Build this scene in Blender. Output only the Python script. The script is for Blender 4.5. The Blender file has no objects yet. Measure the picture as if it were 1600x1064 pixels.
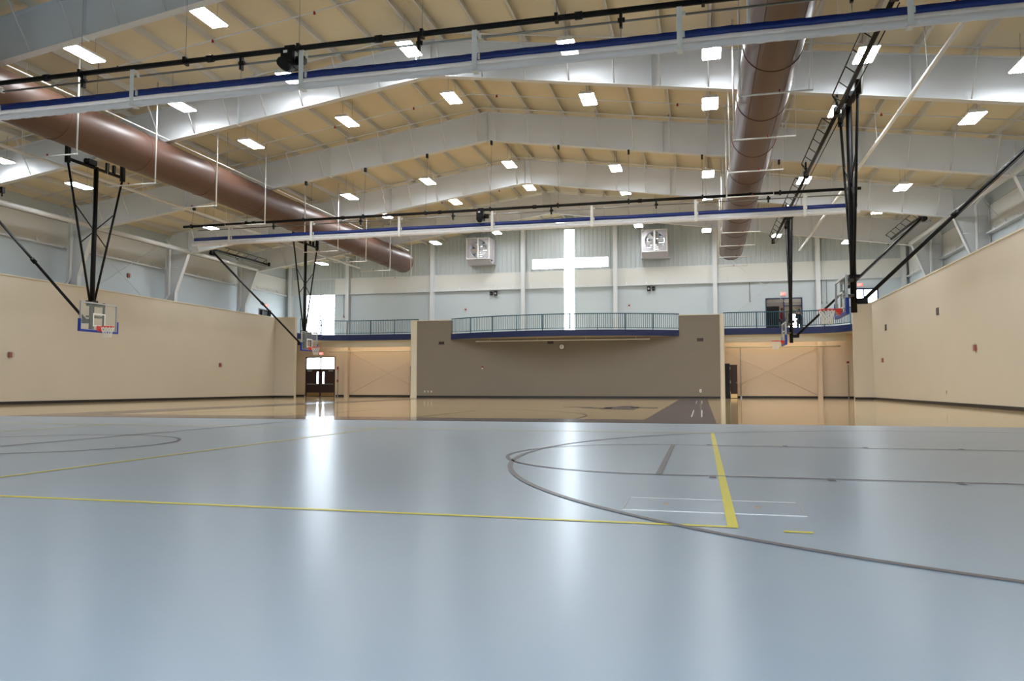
import bpy, math, random
from mathutils import Vector
random.seed(7)
S = bpy.context.scene
COL = S.collection
PI = math.pi

# ------------------------------------------------------------------ camera
cam_d = bpy.data.cameras.new('camera')
cam_d.sensor_width = 36.0
cam_d.lens = 1198.0 / 1600.0 * 36.0
cam_d.clip_end = 500
cam = bpy.data.objects.new('camera', cam_d)
COL.objects.link(cam)
cam.location = (0, 0, 0.81)
cam.rotation_euler = (math.radians(90 + 3.396), math.radians(0.0), math.radians(13.902))
S.camera = cam

# ------------------------------------------------------------------ world, exposure
W = bpy.data.worlds.new('world')
S.world = W
W.use_nodes = True
bg = W.node_tree.nodes['Background']
bg.inputs[0].default_value = (0.8, 0.9, 1.0, 1)
bg.inputs[1].default_value = 16.0
S.view_settings.view_transform = 'Standard'
S.view_settings.look = 'None'
S.view_settings.gamma = 1
S.view_settings.use_curve_mapping = False
S.view_settings.exposure = 0.0
S.cycles.max_bounces = 8
S.cycles.diffuse_bounces = 4
S.cycles.glossy_bounces = 4
S.cycles.transparent_max_bounces = 12
S.cycles.caustics_reflective = False
S.cycles.caustics_refractive = False
S.cycles.sample_clamp_indirect = 6.0
LAMP = 68.0           # radiance of the ceiling lamp lenses


def portal(name, loc, sx, sy, rot):
    """daylight portal: only guides the sky light through a real opening"""
    d = bpy.data.lights.new(name, 'AREA')
    d.shape = 'RECTANGLE'
    d.size = sx
    d.size_y = sy
    d.cycles.is_portal = True
    o = bpy.data.objects.new(name, d)
    o.location = loc
    o.rotation_euler = rot
    COL.objects.link(o)
    o['kind'] = 'helper'


RX = (-PI / 2, 0, 0)    # emits toward -Y
portal('daylight_cross_upright', (-9.16, 54.3, 8.5), 0.8, 7.5, RX)
portal('daylight_cross_arm', (-9.11, 54.3, 9.65), 5.7, 0.85, RX)
portal('daylight_tall_window', (-28.75, 54.3, 6.3), 2.6, 3.3, RX)
portal('daylight_door_glass', (-28.68, 54.3, 1.6), 2.5, 3.0, RX)
portal('daylight_upper_door', (10.5, 54.3, 6.0), 1.5, 2.7, RX)
portal('daylight_entrance', (-8.6, -4.5, 2.25), 31.0, 4.0, (PI / 2, 0, 0))

# ------------------------------------------------------------------ helpers


class MB:
    def __init__(self):
        self.v, self.f, self.s = [], [], []

    def add(self, vs, fs, smooth=False):
        n = len(self.v)
        self.v += [tuple(p) for p in vs]
        self.f += [tuple(i + n for i in f) for f in fs]
        self.s += [smooth] * len(fs)
        return self

    def box(self, x0, x1, y0, y1, z0, z1):
        return self.add([(x0, y0, z0), (x1, y0, z0), (x1, y1, z0), (x0, y1, z0), (x0, y0, z1), (x1, y0, z1), (x1, y1, z1), (x0, y1, z1)],
                        [(0, 3, 2, 1), (4, 5, 6, 7), (0, 1, 5, 4), (1, 2, 6, 5), (2, 3, 7, 6), (3, 0, 4, 7)])

    def cbox(self, c, sx, sy, sz):
        return self.box(c[0] - sx / 2, c[0] + sx / 2, c[1] - sy / 2, c[1] + sy / 2, c[2] - sz / 2, c[2] + sz / 2)

    def prism(self, poly, axis, a, b):
        """poly: 2D outline; axis 1: (x,z) outline extruded in y; 0: (y,z) in x; 2: (x,y) in z"""
        n = len(poly)

        def P(p, t):
            return {1: (p[0], t, p[1]), 0: (t, p[0], p[1]), 2: (p[0], p[1], t)}[axis]
        vs = [P(p, a) for p in poly] + [P(p, b) for p in poly]
        fs = [tuple(range(n)), tuple(range(2 * n - 1, n - 1, -1))]
        fs += [(i, i + n, (i + 1) % n + n, (i + 1) % n) for i in range(n)]
        return self.add(vs, fs)

    def tube(self, pts, r, n=8, cap=True):
        pts = [Vector(p) for p in pts]
        rr = r if isinstance(r, (list, tuple)) else [r] * len(pts)
        rings = []
        ref = None
        for i, p in enumerate(pts):
            if i == 0:
                d = pts[1] - p
            elif i == len(pts) - 1:
                d = p - pts[i - 1]
            else:
                d = (pts[i + 1] - p).normalized() + (p - pts[i - 1]).normalized()
            d.normalize()
            if ref is None:
                ref = Vector((0, 0, 1)) if abs(d.z) < 0.9 else Vector((1, 0, 0))
            a = d.cross(ref).normalized()
            b = a.cross(d).normalized()
            ref = b
            rings.append([p + (a * math.cos(t) + b * math.sin(t)) * rr[i] for t in [2 * PI * k / n for k in range(n)]])
        vs = [q for g in rings for q in g]
        fs = []
        for i in range(len(pts) - 1):
            for k in range(n):
                fs.append((i * n + k, i * n + (k + 1) % n, (i + 1) * n + (k + 1) % n, (i + 1) * n + k))
        self.add(vs, fs, True)
        if cap:
            m = len(self.v) - len(vs)
            self.f += [tuple(m + k for k in reversed(range(n))), tuple(m + (len(pts) - 1) * n + k for k in range(n))]
            self.s += [False, False]
        return self

    def ring(self, c, R, r, axis='z', N=24, n=6):
        vs, fs = [], []
        for i in range(N):
            t = 2 * PI * i / N
            for k in range(n):
                u = 2 * PI * k / n
                q, h = R + r * math.cos(u), r * math.sin(u)
                p = {'z': (q * math.cos(t), q * math.sin(t), h), 'y': (q * math.cos(t), h, q * math.sin(t)), 'x': (h, q * math.cos(t), q * math.sin(t))}[axis]
                vs.append((c[0] + p[0], c[1] + p[1], c[2] + p[2]))
        for i in range(N):
            for k in range(n):
                fs.append((i * n + k, ((i + 1) % N) * n + k, ((i + 1) % N) * n + (k + 1) % n, i * n + (k + 1) % n))
        return self.add(vs, fs, True)

    def strip(self, pts, w, z=0.0, h=0.003, closed=False):
        """flat painted line of width w along xy points"""
        P = [Vector((p[0], p[1])) for p in pts]
        n = len(P)
        L, Rr = [], []
        for i in range(n):
            a = P[i - 1] if (i > 0 or closed) else P[i]
            b = P[(i + 1) % n] if (i < n - 1 or closed) else P[i]
            d = (b - a).normalized()
            m = Vector((-d.y, d.x)) * w / 2
            L.append(P[i] + m)
            Rr.append(P[i] - m)
        vs = [(p.x, p.y, z + h) for p in L] + [(p.x, p.y, z + h) for p in Rr]
        k = n if closed else n - 1
        return self.add(vs, [(i, i + n, (i + 1) % n + n, (i + 1) % n) for i in range(k)])

    def mesh(self, name, mat=None):
        m = bpy.data.meshes.new(name)
        m.from_pydata(self.v, [], self.f)
        m.polygons.foreach_set('use_smooth', self.s)
        if mat is not None:
            m.materials.append(mat)
        m.update()
        return m

    def build(self, name, mat, parent=None, loc=(0, 0, 0)):
        return link(name, self.mesh(name, mat), parent, loc)


def link(name, data, parent=None, loc=(0, 0, 0)):
    o = bpy.data.objects.new(name, data)
    COL.objects.link(o)
    o.location = loc
    if parent is not None:
        o.parent = parent
    return o


def tag(o, label=None, cat=None, group=None, kind=None):
    if label:
        o['label'] = label
    if cat:
        o['category'] = cat
    if group:
        o['group'] = group
    if kind:
        o['kind'] = kind
    return o


def thing(name, label, cat, loc=(0, 0, 0), group=None, kind=None):
    o = bpy.data.objects.new(name, None)
    o.empty_display_size = 0.2
    COL.objects.link(o)
    o.location = loc
    return tag(o, label, cat, group, kind)


def copy_tree(o, loc=None, parent=None):
    c = o.copy()
    COL.objects.link(c)
    c.parent = parent
    if loc is not None:
        c.location = loc
    for ch in list(o.children):
        copy_tree(ch, None, c)
    return c


# ------------------------------------------------------------------ materials
def srgb(r, g, b):
    def f(c):
        c /= 255.0
        return c / 12.92 if c <= 0.04045 else ((c + 0.055) / 1.055) ** 2.4
    return (f(r), f(g), f(b), 1)


MATS = {}


def mat(name, col, rough=0.6, metal=0.0, var=0.06, scale=3.0, bump=0.0, bscale=40.0, spec=0.5, coat=0.0):
    m = bpy.data.materials.new(name)
    m.use_nodes = True
    nt = m.node_tree
    b = nt.nodes['Principled BSDF']
    b.inputs['Roughness'].default_value = rough
    b.inputs['Metallic'].default_value = metal
    b.inputs['Specular IOR Level'].default_value = spec
    b.inputs['Coat Weight'].default_value = coat
    b.inputs['Coat Roughness'].default_value = 0.1
    tc = nt.nodes.new('ShaderNodeTexCoord')
    if var > 0:
        nz = nt.nodes.new('ShaderNodeTexNoise')
        nz.inputs['Scale'].default_value = scale
        nz.inputs['Detail'].default_value = 4
        mp = nt.nodes.new('ShaderNodeMapping')
        mp.inputs['Location'].default_value = (0.31, 0.17, 0.43)
        nt.links.new(tc.outputs['Object'], mp.inputs['Vector'])
        nt.links.new(mp.outputs[0], nz.inputs['Vector'])
        mr = nt.nodes.new('ShaderNodeMapRange')
        mr.inputs['To Min'].default_value = 1 - var
        mr.inputs['To Max'].default_value = 1 + var
        nt.links.new(nz.outputs['Fac'], mr.inputs['Value'])
        mx = nt.nodes.new('ShaderNodeVectorMath')
        mx.operation = 'SCALE'
        mx.inputs[0].default_value = col[:3]
        nt.links.new(mr.outputs[0], mx.inputs['Scale'])
        nt.links.new(mx.outputs[0], b.inputs['Base Color'])
    else:
        b.inputs['Base Color'].default_value = col
    if bump > 0:
        n2 = nt.nodes.new('ShaderNodeTexNoise')
        n2.inputs['Scale'].default_value = bscale
        n2.inputs['Detail'].default_value = 3
        nt.links.new(tc.outputs['Object'], n2.inputs['Vector'])
        bp = nt.nodes.new('ShaderNodeBump')
        bp.inputs['Strength'].default_value = bump
        bp.inputs['Distance'].default_value = 0.02
        nt.links.new(n2.outputs['Fac'], bp.inputs['Height'])
        nt.links.new(bp.outputs[0], b.inputs['Normal'])
    MATS[name] = m
    return m


def emit(name, col, strength):
    m = bpy.data.materials.new(name)
    m.use_nodes = True
    nt = m.node_tree
    nt.nodes.remove(nt.nodes['Principled BSDF'])
    e = nt.nodes.new('ShaderNodeEmission')
    e.inputs[0].default_value = col
    e.inputs[1].default_value = strength
    nt.links.new(e.outputs[0], nt.nodes['Material Output'].inputs[0])
    MATS[name] = m
    return m


def see_through(name, col, rough, amount, facing_gloss=True):
    """partly transparent sheet: amount = share of light let through"""
    m = bpy.data.materials.new(name)
    m.use_nodes = True
    nt = m.node_tree
    b = nt.nodes['Principled BSDF']
    b.inputs['Base Color'].default_value = col
    b.inputs['Roughness'].default_value = rough
    t = nt.nodes.new('ShaderNodeBsdfTransparent')
    mx = nt.nodes.new('ShaderNodeMixShader')
    mx.inputs[0].default_value = amount
    nt.links.new(b.outputs[0], mx.inputs[1])
    nt.links.new(t.outputs[0], mx.inputs[2])
    nt.links.new(mx.outputs[0], nt.nodes['Material Output'].inputs[0])
    MATS[name] = m
    return m


def block_mat(name, col, rough=0.75, swap=True):
    """painted block wall: fine joints in relief"""
    m = mat(name, col, rough, var=0.04, scale=0.6)
    nt = m.node_tree
    tc = [n for n in nt.nodes if n.type == 'TEX_COORD'][0]
    sx = nt.nodes.new('ShaderNodeSeparateXYZ')
    cb = nt.nodes.new('ShaderNodeCombineXYZ')
    nt.links.new(tc.outputs['Object'], sx.inputs[0])
    nt.links.new(sx.outputs[1 if swap else 0], cb.inputs[0])
    nt.links.new(sx.outputs[2], cb.inputs[1])
    br = nt.nodes.new('ShaderNodeTexBrick')
    br.inputs['Scale'].default_value = 1.0
    br.inputs['Brick Width'].default_value = 0.406
    br.inputs['Row Height'].default_value = 0.203
    br.inputs['Mortar Size'].default_value = 0.006
    nt.links.new(cb.outputs[0], br.inputs['Vector'])
    bp = nt.nodes.new('ShaderNodeBump')
    bp.inputs['Strength'].default_value = 0.25
    bp.inputs['Distance'].default_value = 0.01
    bp.invert = True
    nt.links.new(br.outputs['Fac'], bp.inputs['Height'])
    nt.links.new(bp.outputs[0], nt.nodes['Principled BSDF'].inputs['Normal'])
    return m


M_STEEL = mat('painted_steel', srgb(220, 223, 226), 0.55, var=0.03, scale=0.8)
M_PURLIN = mat('purlin_paint', srgb(208, 206, 198), 0.6, var=0.03)
M_DECK = mat('roof_fabric', srgb(224, 213, 186), 0.8, var=0.05, scale=1.2, bump=0.3, bscale=14)
M_LINER_DAYLIT = mat('daylit_liner_panel', srgb(198, 208, 214), 0.55, var=0.03, scale=0.5)  # bluish tint of the window daylight put into the panel colour
M_BAND = mat('liner_band', srgb(222, 222, 218), 0.6, var=0.03, scale=0.5)  # upper liner kept neutral, without the daylight tint of the panels below
M_CORR = mat('corrugated_panel', srgb(192, 200, 202), 0.45, var=0.03, scale=0.8)
M_DUCT = mat('duct_brown', srgb(90, 62, 49), 0.42, var=0.06, scale=1.5)
M_DUCTSEAM = mat('duct_seam', srgb(88, 58, 46), 0.45, var=0.04)
M_TANWALL = block_mat('tan_wall', srgb(208, 198, 180))
M_TANWALLX = block_mat('tan_wall_cross', srgb(208, 198, 180), swap=False)
M_GREYWALL = block_mat('grey_block_wall', srgb(134, 126, 114), swap=False)
M_CREAM = mat('cream_paint', srgb(224, 216, 196), 0.6, var=0.02)
M_RECESS = mat('recess_panel', srgb(226, 205, 180), 0.6, var=0.03, scale=0.6)
M_BASE = mat('black_base', srgb(28, 25, 24), 0.5, var=0.1)
M_NAVY = mat('navy_fascia', srgb(20, 36, 84), 0.45, var=0.08)
M_RAIL = mat('rail_teal', srgb(24, 78, 96), 0.4, var=0.05)
M_BLACK = mat('black_steel', srgb(12, 11, 12), 0.5, var=0.1, spec=0.3)
M_DARKBROWN = mat('door_brown', srgb(56, 34, 28), 0.6, var=0.08)
M_KICK = mat('kick_plate', srgb(176, 140, 92), 0.3, 0.6, var=0.05)
M_CHROME = mat('bright_metal', srgb(190, 190, 186), 0.3, 0.9, var=0.03)
M_GALV = mat('galvanised_rod', srgb(150, 152, 150), 0.35, 0.8, var=0.08)
M_WHITE = mat('white_paint', srgb(236, 236, 232), 0.5, var=0.02)
M_ROLL = mat('vinyl_roll', srgb(246, 246, 248), 0.55, var=0.04, scale=6, bump=0.5, bscale=9)
M_BLUE = mat('blue_vinyl', srgb(10, 42, 118), 0.45, var=0.12, scale=5, bump=0.5, bscale=8)
M_PAD = mat('blue_pad', srgb(26, 54, 150), 0.5, var=0.05)
M_RED = mat('rim_red', srgb(220, 42, 24), 0.4, var=0.05)
M_ALARM = mat('alarm_red', srgb(150, 34, 30), 0.45, var=0.05)
M_NET = mat('net_cord', srgb(236, 234, 226), 0.8, var=0.03)
M_ALU = mat('board_frame', srgb(186, 188, 190), 0.4, 0.5, var=0.03)
M_DGREY = mat('dark_grey', srgb(78, 76, 76), 0.5, var=0.06)
M_FAN = mat('fan_housing', srgb(206, 204, 204), 0.4, 0.2, var=0.03)
M_FANDARK = mat('fan_inside', srgb(186, 182, 188), 0.5, 0.2, var=0.05)
M_YELLOW = mat('yellow_line', srgb(250, 230, 40), 0.4, var=0.04, spec=0.22)
M_TAUPE = mat('taupe_line', srgb(104, 94, 97), 0.4, var=0.05, spec=0.22)
M_PURPLE = mat('court_border', srgb(58, 52, 78), 0.12, var=0.08, scale=2)
M_WOODLINE = mat('court_line', srgb(60, 48, 40), 0.12, var=0.05)
M_WHITELINE = mat('white_line', srgb(190, 188, 184), 0.3, var=0.03)
M_SKIN = mat('skin', srgb(178, 130, 104), 0.6, var=0.04)
M_HAIR = mat('hair', srgb(30, 24, 22), 0.7, var=0.1)
M_COATDARK = mat('dark_jacket', srgb(30, 30, 42), 0.8, var=0.1)
M_TROUSER = mat('brown_trousers', srgb(96, 78, 66), 0.8, var=0.08)
M_REDSHIRT = mat('red_shirt', srgb(176, 22, 36), 0.8, var=0.08)
M_JEANS = mat('jeans', srgb(44, 52, 76), 0.8, var=0.08)
M_LOBBY = mat('lobby_paint', srgb(206, 196, 184), 0.7, var=0.03)
M_GLASS = see_through('window_glass', (0.9, 0.95, 1, 1), 0.08, 0.93)
M_BOARD = see_through('board_glass', (0.6, 0.68, 0.64, 1), 0.08, 0.88)
M_MESH = see_through('curtain_mesh', srgb(236, 236, 240), 0.6, 0.3)
for m_, k_ in ((M_ROLL, .4), (M_MESH, .5)):      # thin vinyl glows with the lamps behind it
    nt = m_.node_tree
    b_ = nt.nodes['Principled BSDF']
    tl = nt.nodes.new('ShaderNodeBsdfTranslucent')
    tl.inputs[0].default_value = (0.93, 0.94, 0.96, 1)
    mx_ = nt.nodes.new('ShaderNodeMixShader')
    mx_.inputs[0].default_value = k_
    dst = b_.outputs[0].links[0].to_socket
    nt.links.new(b_.outputs[0], mx_.inputs[1])
    nt.links.new(tl.outputs[0], mx_.inputs[2])
    nt.links.new(mx_.outputs[0], dst)
M_LENS = emit('lamp_lens', (0.93, 0.97, 1.0, 1), LAMP)
M_STRIP = emit('strip_lens', (1.0, 0.84, 0.64, 1), 9.0)
M_EXIT = emit('exit_face', (1.0, 0.16, 0.12, 1), 1.4)
M_EXITW = emit('exit_letters', (1.0, 0.85, 0.8, 1), 1.6)

# blue sport floor
M_FLOOR = mat('blue_sport_floor', srgb(168, 183, 198), 0.28, var=0.04, scale=0.7, spec=0.22)

# wood floor: narrow strips running along X with tonal variation, lacquered
M_WOOD = mat('maple_floor', srgb(206, 164, 108), 0.07, var=0.0, spec=0.12)
nt = M_WOOD.node_tree
tc = [n for n in nt.nodes if n.type == 'TEX_COORD'][0]
br = nt.nodes.new('ShaderNodeTexBrick')
br.inputs['Color1'].default_value = srgb(222, 196, 152)
br.inputs['Color2'].default_value = srgb(204, 174, 128)
br.inputs['Mortar'].default_value = srgb(150, 112, 70)
br.inputs['Scale'].default_value = 1
br.inputs['Brick Width'].default_value = 1.6
br.inputs['Row Height'].default_value = 0.12
br.inputs['Mortar Size'].default_value = 0.002
nt.links.new(tc.outputs['Object'], br.inputs['Vector'])
nt.links.new(br.outputs['Color'], nt.nodes['Principled BSDF'].inputs['Base Color'])

# ------------------------------------------------------------------ key dimensions
XC = -9.07                       # ridge line
FR = [17.5, 24.85, 32.15, 39.5, 46.8]     # steel frame lines
YE, YB = 54.1, -4.4              # end wall, wall behind the camera
XL, XR = -31.7, 13.1             # outer side walls
PL, PR = -29.5, 10.0             # partition faces


def z_top(x):
    return 12.93 - 0.14 * abs(x - XC)


def z_bot(x):
    return 11.65 - 0.1435 * abs(x - XC)


def z_deck(x):
    return z_top(x) + 0.26


# ------------------------------------------------------------------ floors
gr = MB().box(-220, 200, -220, YB - .25, -.4, -.25).box(-220, 200, YE + .25, 260, -.4, -.25).build('ground', mat('outdoor_ground', srgb(126, 124, 116), 0.9, var=.1, scale=.3))
tag(gr, 'pale paved ground outside the building', 'ground', kind='structure')
fl = MB().box(XL, XR, YB, 17.0, -0.2, 0).build('floor', M_FLOOR)
tag(fl, 'blue grey poured sport floor with painted court lines', 'floor', kind='structure')
wf = MB().box(XL, XR, 17.0, YE, -0.2, 0.0).build('wood_floor', M_WOOD)
tag(wf, 'glossy maple wood court floor beyond the blue floor', 'floor', kind='structure')


def arc(cx, cy, r, a0, a1, n=64):
    return [(cx + r * math.cos(math.radians(a0 + (a1 - a0) * i / n)), cy + r * math.sin(math.radians(a0 + (a1 - a0) * i / n))) for i in range(n + 1)]


VX0, VX1, VY0, VY1 = -18.1, 0.16, 4.63, 13.72
MB().strip([(VX0, VY0), (VX1 + 0.03, VY0)], 0.05).build('sideline_marking', M_YELLOW, fl)
MB().strip([(VX0, VY1), (VX1 + 0.03, VY1)], 0.05).build('sideline_marking', M_YELLOW, fl)
MB().strip([(VX1, VY0 - 0.025), (VX1, VY1 + 0.025)], 0.062, h=0.004).build('end_line_marking', M_YELLOW, fl)
MB().strip([(VX0, VY0 - 0.025), (VX0, VY1 + 0.025)], 0.062, h=0.004).build('end_line_marking', M_YELLOW, fl)
for x in (-6.05, -12.1):
    MB().strip([(x, VY0), (x, VY1)], 0.05, h=0.004).build('attack_line_marking', M_YELLOW, fl)
MB().strip([(0.43, 4.56), (0.585, 4.56)], 0.045).build('serving_mark', M_YELLOW, fl)
CY = 9.02
for sg in (1, -1):
    def mx(x):
        return x if sg > 0 else 2 * (-9.15) - x
    a = arc(3.95, CY, 6.02, 90, 270, 96)
    a = [(5.6, CY + 6.02)] + a + [(5.6, CY - 6.02)]
    MB().strip([(mx(p[0]), p[1]) for p in a], 0.05, h=0.005).build('three_point_marking', M_TAUPE, fl)
    MB().strip([(mx(p[0]), p[1]) for p in [(5.4, CY + 1.83)] + arc(-0.4, CY, 1.83, 90, 270, 48) + [(5.4, CY - 1.83)]], 0.045, h=0.005).build('lane_marking', M_TAUPE, fl)
    MB().strip([(mx(-0.4), CY - 1.83), (mx(-0.4), CY + 1.83)], 0.05, h=0.006).build('free_throw_marking', M_TAUPE, fl)
    for bx in (0.08, 1.07, 2.07, 3.2):
        for by in (-1, 1):
            MB().strip([(mx(bx - 0.03), CY + by * 1.92), (mx(bx + 0.03), CY + by * 1.92)], 0.14, h=0.005).build('lane_block_marking', M_TAUPE, fl)
MB().strip([(-9.15, 1.4), (-9.15, 16.6)], 0.05, h=0.005).build('centre_line_marking', M_TAUPE, fl)
MB().strip(arc(-9.15, CY, 1.83, 0, 360, 72)[:-1], 0.05, h=0.005, closed=True).build('centre_circle_marking', M_TAUPE, fl)

# wood court markings
CB = MB()
CB.add([(-18.43, 17.02, .003), (0.29, 17.02, .003), (0.29, 18.68, .003), (-18.43, 18.68, .003)], [(0, 1, 2, 3)])
CB.add([(-18.43, 47.2, .003), (0.29, 47.2, .003), (0.29, 48.6, .003), (-18.43, 48.6, .003)], [(0, 1, 2, 3)])
CB.add([(-1.35, 18.68, .003), (0.29, 18.68, .003), (0.29, 47.2, .003), (-1.35, 47.2, .003)], [(0, 1, 2, 3)])
CB.add([(-18.43, 18.68, .003), (-16.79, 18.68, .003), (-16.79, 47.2, .003), (-18.43, 47.2, .003)], [(0, 1, 2, 3)])
CB.build('court_border_marking', M_PURPLE, wf)
for yb, sg in ((18.7, 1), (47.2, -1)):
    a = [(-3.05, yb)] + [(XC + 6.02 * math.cos(math.radians(t)), yb + sg * (1.58 + 6.02 * math.sin(math.radians(t)))) for t in range(0, 181, 3)] + [(-15.09, yb)]
    MB().strip(a, 0.06, h=0.004).build('three_point_marking', M_WOODLINE, wf)
    MB().strip([(XC - 1.83, yb), (XC - 1.83, yb + sg * 5.8), (XC + 1.83, yb + sg * 5.8), (XC + 1.83, yb)], 0.06, h=0.004).build('lane_marking', M_WOODLINE, wf)
MB().strip([(-16.79, 32.95), (-1.35, 32.95)], 0.06, h=0.004).build('centre_line_marking', M_WOODLINE, wf)
lg = MB()
for (x0, x1, y0, y1) in ((-4.3, -3.2, 27.6, 28.7), (-3.5, -2.3, 26.6, 30.2), (-2.6, -1.6, 28.4, 29.5), (-5.2, -4.1, 29.0, 29.8), (-3.2, -2.7, 30.2, 31.6)):
    lg.add([(x0, y0 + .2, .005), (x1, y0, .005), (x1, y1, .005), (x0, y1 - .2, .005)], [(0, 1, 2, 3)])
lg.build('court_emblem_marking', M_PURPLE, wf)
for x in (-0.28, -0.02):
    MB().strip([(x, 20.6), (x, 26.5)], 0.035, h=0.005).build('white_stripe_marking', M_WHITELINE, wf)
    MB().strip([(x, 36.5), (x, 43.0)], 0.035, h=0.005).build('white_stripe_marking', M_WHITELINE, wf)

# floor hatch
h = thing('floor_hatch', 'flush rectangular floor access hatch with pale metal edging on the blue floor', 'hatch', (0.05, 5.4, 0.0))
MB().box(-0.56, 0.56, -0.27, 0.27, 0.0, 0.003).build('lid', M_FLOOR, h)
e = MB()
for y in (-0.285, 0.285):
    e.box(-0.57, 0.57, y - .003, y + .003, 0, 0.004)
for x in (-0.57, 0.57):
    e.box(x - .003, x + .003, -0.285, 0.285, 0, 0.004)
e.build('edging', M_WHITELINE, h)
for x in (-0.3, 0.3):
    MB().tube([(x, 0.02, 0.0), (x, 0.02, 0.006)], 0.02, 12).build('lifting_pull', M_KICK, h)

# ------------------------------------------------------------------ roof
def slope_panel(x0, x1, y0, y1, zf, t):
    m = MB()
    m.prism([(x0, zf(x0)), (x1, zf(x1)), (x1, zf(x1) + t), (x0, zf(x0) + t)], 1, y0, y1)
    return m


ce = slope_panel(XL - .3, XC, YB - .3, YE + .3, z_deck, 0.15)
ce.prism([(XC, z_deck(XC)), (XR + .3, z_deck(XR + .3)), (XR + .3, z_deck(XR + .3) + .15), (XC, z_deck(XC) + .15)], 1, YB - .3, YE + .3)
ceil = ce.build('ceiling', M_DECK)
tag(ceil, 'pitched cream insulated roof lining over steel purlins', 'ceiling', kind='structure')
pm = MB()
pm.box(-0.012, 0.012, YB, YE, 0, 0.262)
pm.box(-0.012, 0.085, YB, YE, 0, 0.014)
pm.box(0.075, 0.085, YB, YE, 0.014, 0.04)
pm = pm.mesh('purlin', M_PURLIN)
PUR = []
for k in range(15):
    for sg in (-1, 1):
        x = XC + sg * (0.4 + 1.5 * k)
        if XL < x < XR:
            link('purlin', pm, ceil, (x, 0, z_top(x) + 0.004))
            PUR.append(x)
PUR.sort()

# ------------------------------------------------------------------ walls with openings
def rects_minus(x0, x1, z0, z1, holes):
    xs = sorted({x0, x1} | {min(max(h[i], x0), x1) for h in holes for i in (0, 1)})
    zs = sorted({z0, z1} | {min(max(h[i], z0), z1) for h in holes for i in (2, 3)})
    out = []
    for a, b in zip(xs, xs[1:]):
        run = None
        for c, d in zip(zs, zs[1:]):
            mx_, mz = (a + b) / 2, (c + d) / 2
            hit = any(h[0] < mx_ < h[1] and h[2] < mz < h[3] for h in holes)
            if hit:
                if run:
                    out.append((a, b, run[0], run[1]))
                run = None
            else:
                run = (run[0], d) if run else (c, d)
        if run:
            out.append((a, b, run[0], run[1]))
    return out


CRV = (-9.54, -8.78, 4.62, 12.1)
CRH = (-11.91, -6.32, 9.24, 10.03)
WIN = (-30.02, -27.52, 4.62, 7.92)
DLO = (-29.93, -27.43, 0.0, 3.05)
DUP = (4.23, 6.58, 4.6, 6.72)
DEX = (9.72, 11.25, 4.6, 7.22)
FANL = (-16.15, -14.95, 10.15, 11.3)
FANR = (-3.62, -2.42, 10.15, 11.3)
HOLES = [CRV, CRH, WIN, DLO, DUP, DEX, FANL, FANR]

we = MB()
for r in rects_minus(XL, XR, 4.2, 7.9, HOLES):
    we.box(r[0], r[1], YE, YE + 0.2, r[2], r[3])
wfar = we.build('wall_far', M_LINER_DAYLIT)
tag(wfar, 'pale lined end wall in a blue grey daylight tint, carrying the cross window', 'wall', kind='structure')
wl = MB()
for r in rects_minus(XL, XR, 0, 4.2, HOLES):
    wl.box(r[0], r[1], YE, YE + 0.2, r[2], r[3])
wl.build('lower_panel', M_RECESS, wfar)
wb = MB()
for r in rects_minus(XL, XR, 7.9, 9.1, HOLES + [(WIN[0], WIN[1], 7.9, 9.1)]):
    wb.box(r[0], r[1], YE - 0.03, YE + 0.2, r[2], r[3])
wb.build('upper_band_panel', M_BAND, wfar)
# corrugated upper panels: ribs are real folds
co = MB()
xs = []
x = XL
while x < XR:
    xs += [(x, 0.0), (x + 0.19, 0.0), (x + 0.215, -0.045), (x + 0.275, -0.045)]
    x += 0.3


def fold(x):
    t = (x - XL) % 0.3
    if t < 0.19:
        return 0.0
    if t < 0.215:
        return -0.045 * (t - 0.19) / 0.025
    if t < 0.275:
        return -0.045
    return -0.045 * (0.3 - t) / 0.025


brk = sorted({round(p[0], 4) for p in xs if p[0] < XR} | {XR, XC} | {h[i] for h in HOLES for i in (0, 1)})
for a, b in zip(brk, brk[1:]):
    if b - a < 1e-4:
        continue
    m_ = (a + b) / 2
    base = 7.9 if WIN[0] < m_ < WIN[1] else 9.1
    cuts = sorted((h[2], h[3]) for h in HOLES if h[0] < m_ < h[1] and h[3] > base)
    segs, lo = [], base
    for c, d in cuts:
        if c > lo:
            segs.append((lo, c))
        lo = max(lo, d)
    segs.append((lo, None))
    for c, d in segs:
        za, zb = (z_deck(a), z_deck(b)) if d is None else (d, d)
        ya, yb = YE + fold(a + 1e-6), YE + fold(b - 1e-6)
        co.add([(a, ya, c), (b, yb, c), (b, yb, zb), (a, ya, za)], [(0, 1, 2, 3)])
        if d is None or True:
            co.add([(a, YE + .2, c), (b, YE + .2, c), (b, YE + .2, zb), (a, YE + .2, za)], [(3, 2, 1, 0)])
co.build('corrugated_panel', M_CORR, wfar)
tr = MB()
for a, b in ((XL, CRH[0]), (CRH[1], XR)):
    tr.box(a, b, YE - 0.05, YE - 0.03, 9.07, 9.12)
tr.build('flashing_trim', M_STEEL, wfar)
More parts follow.
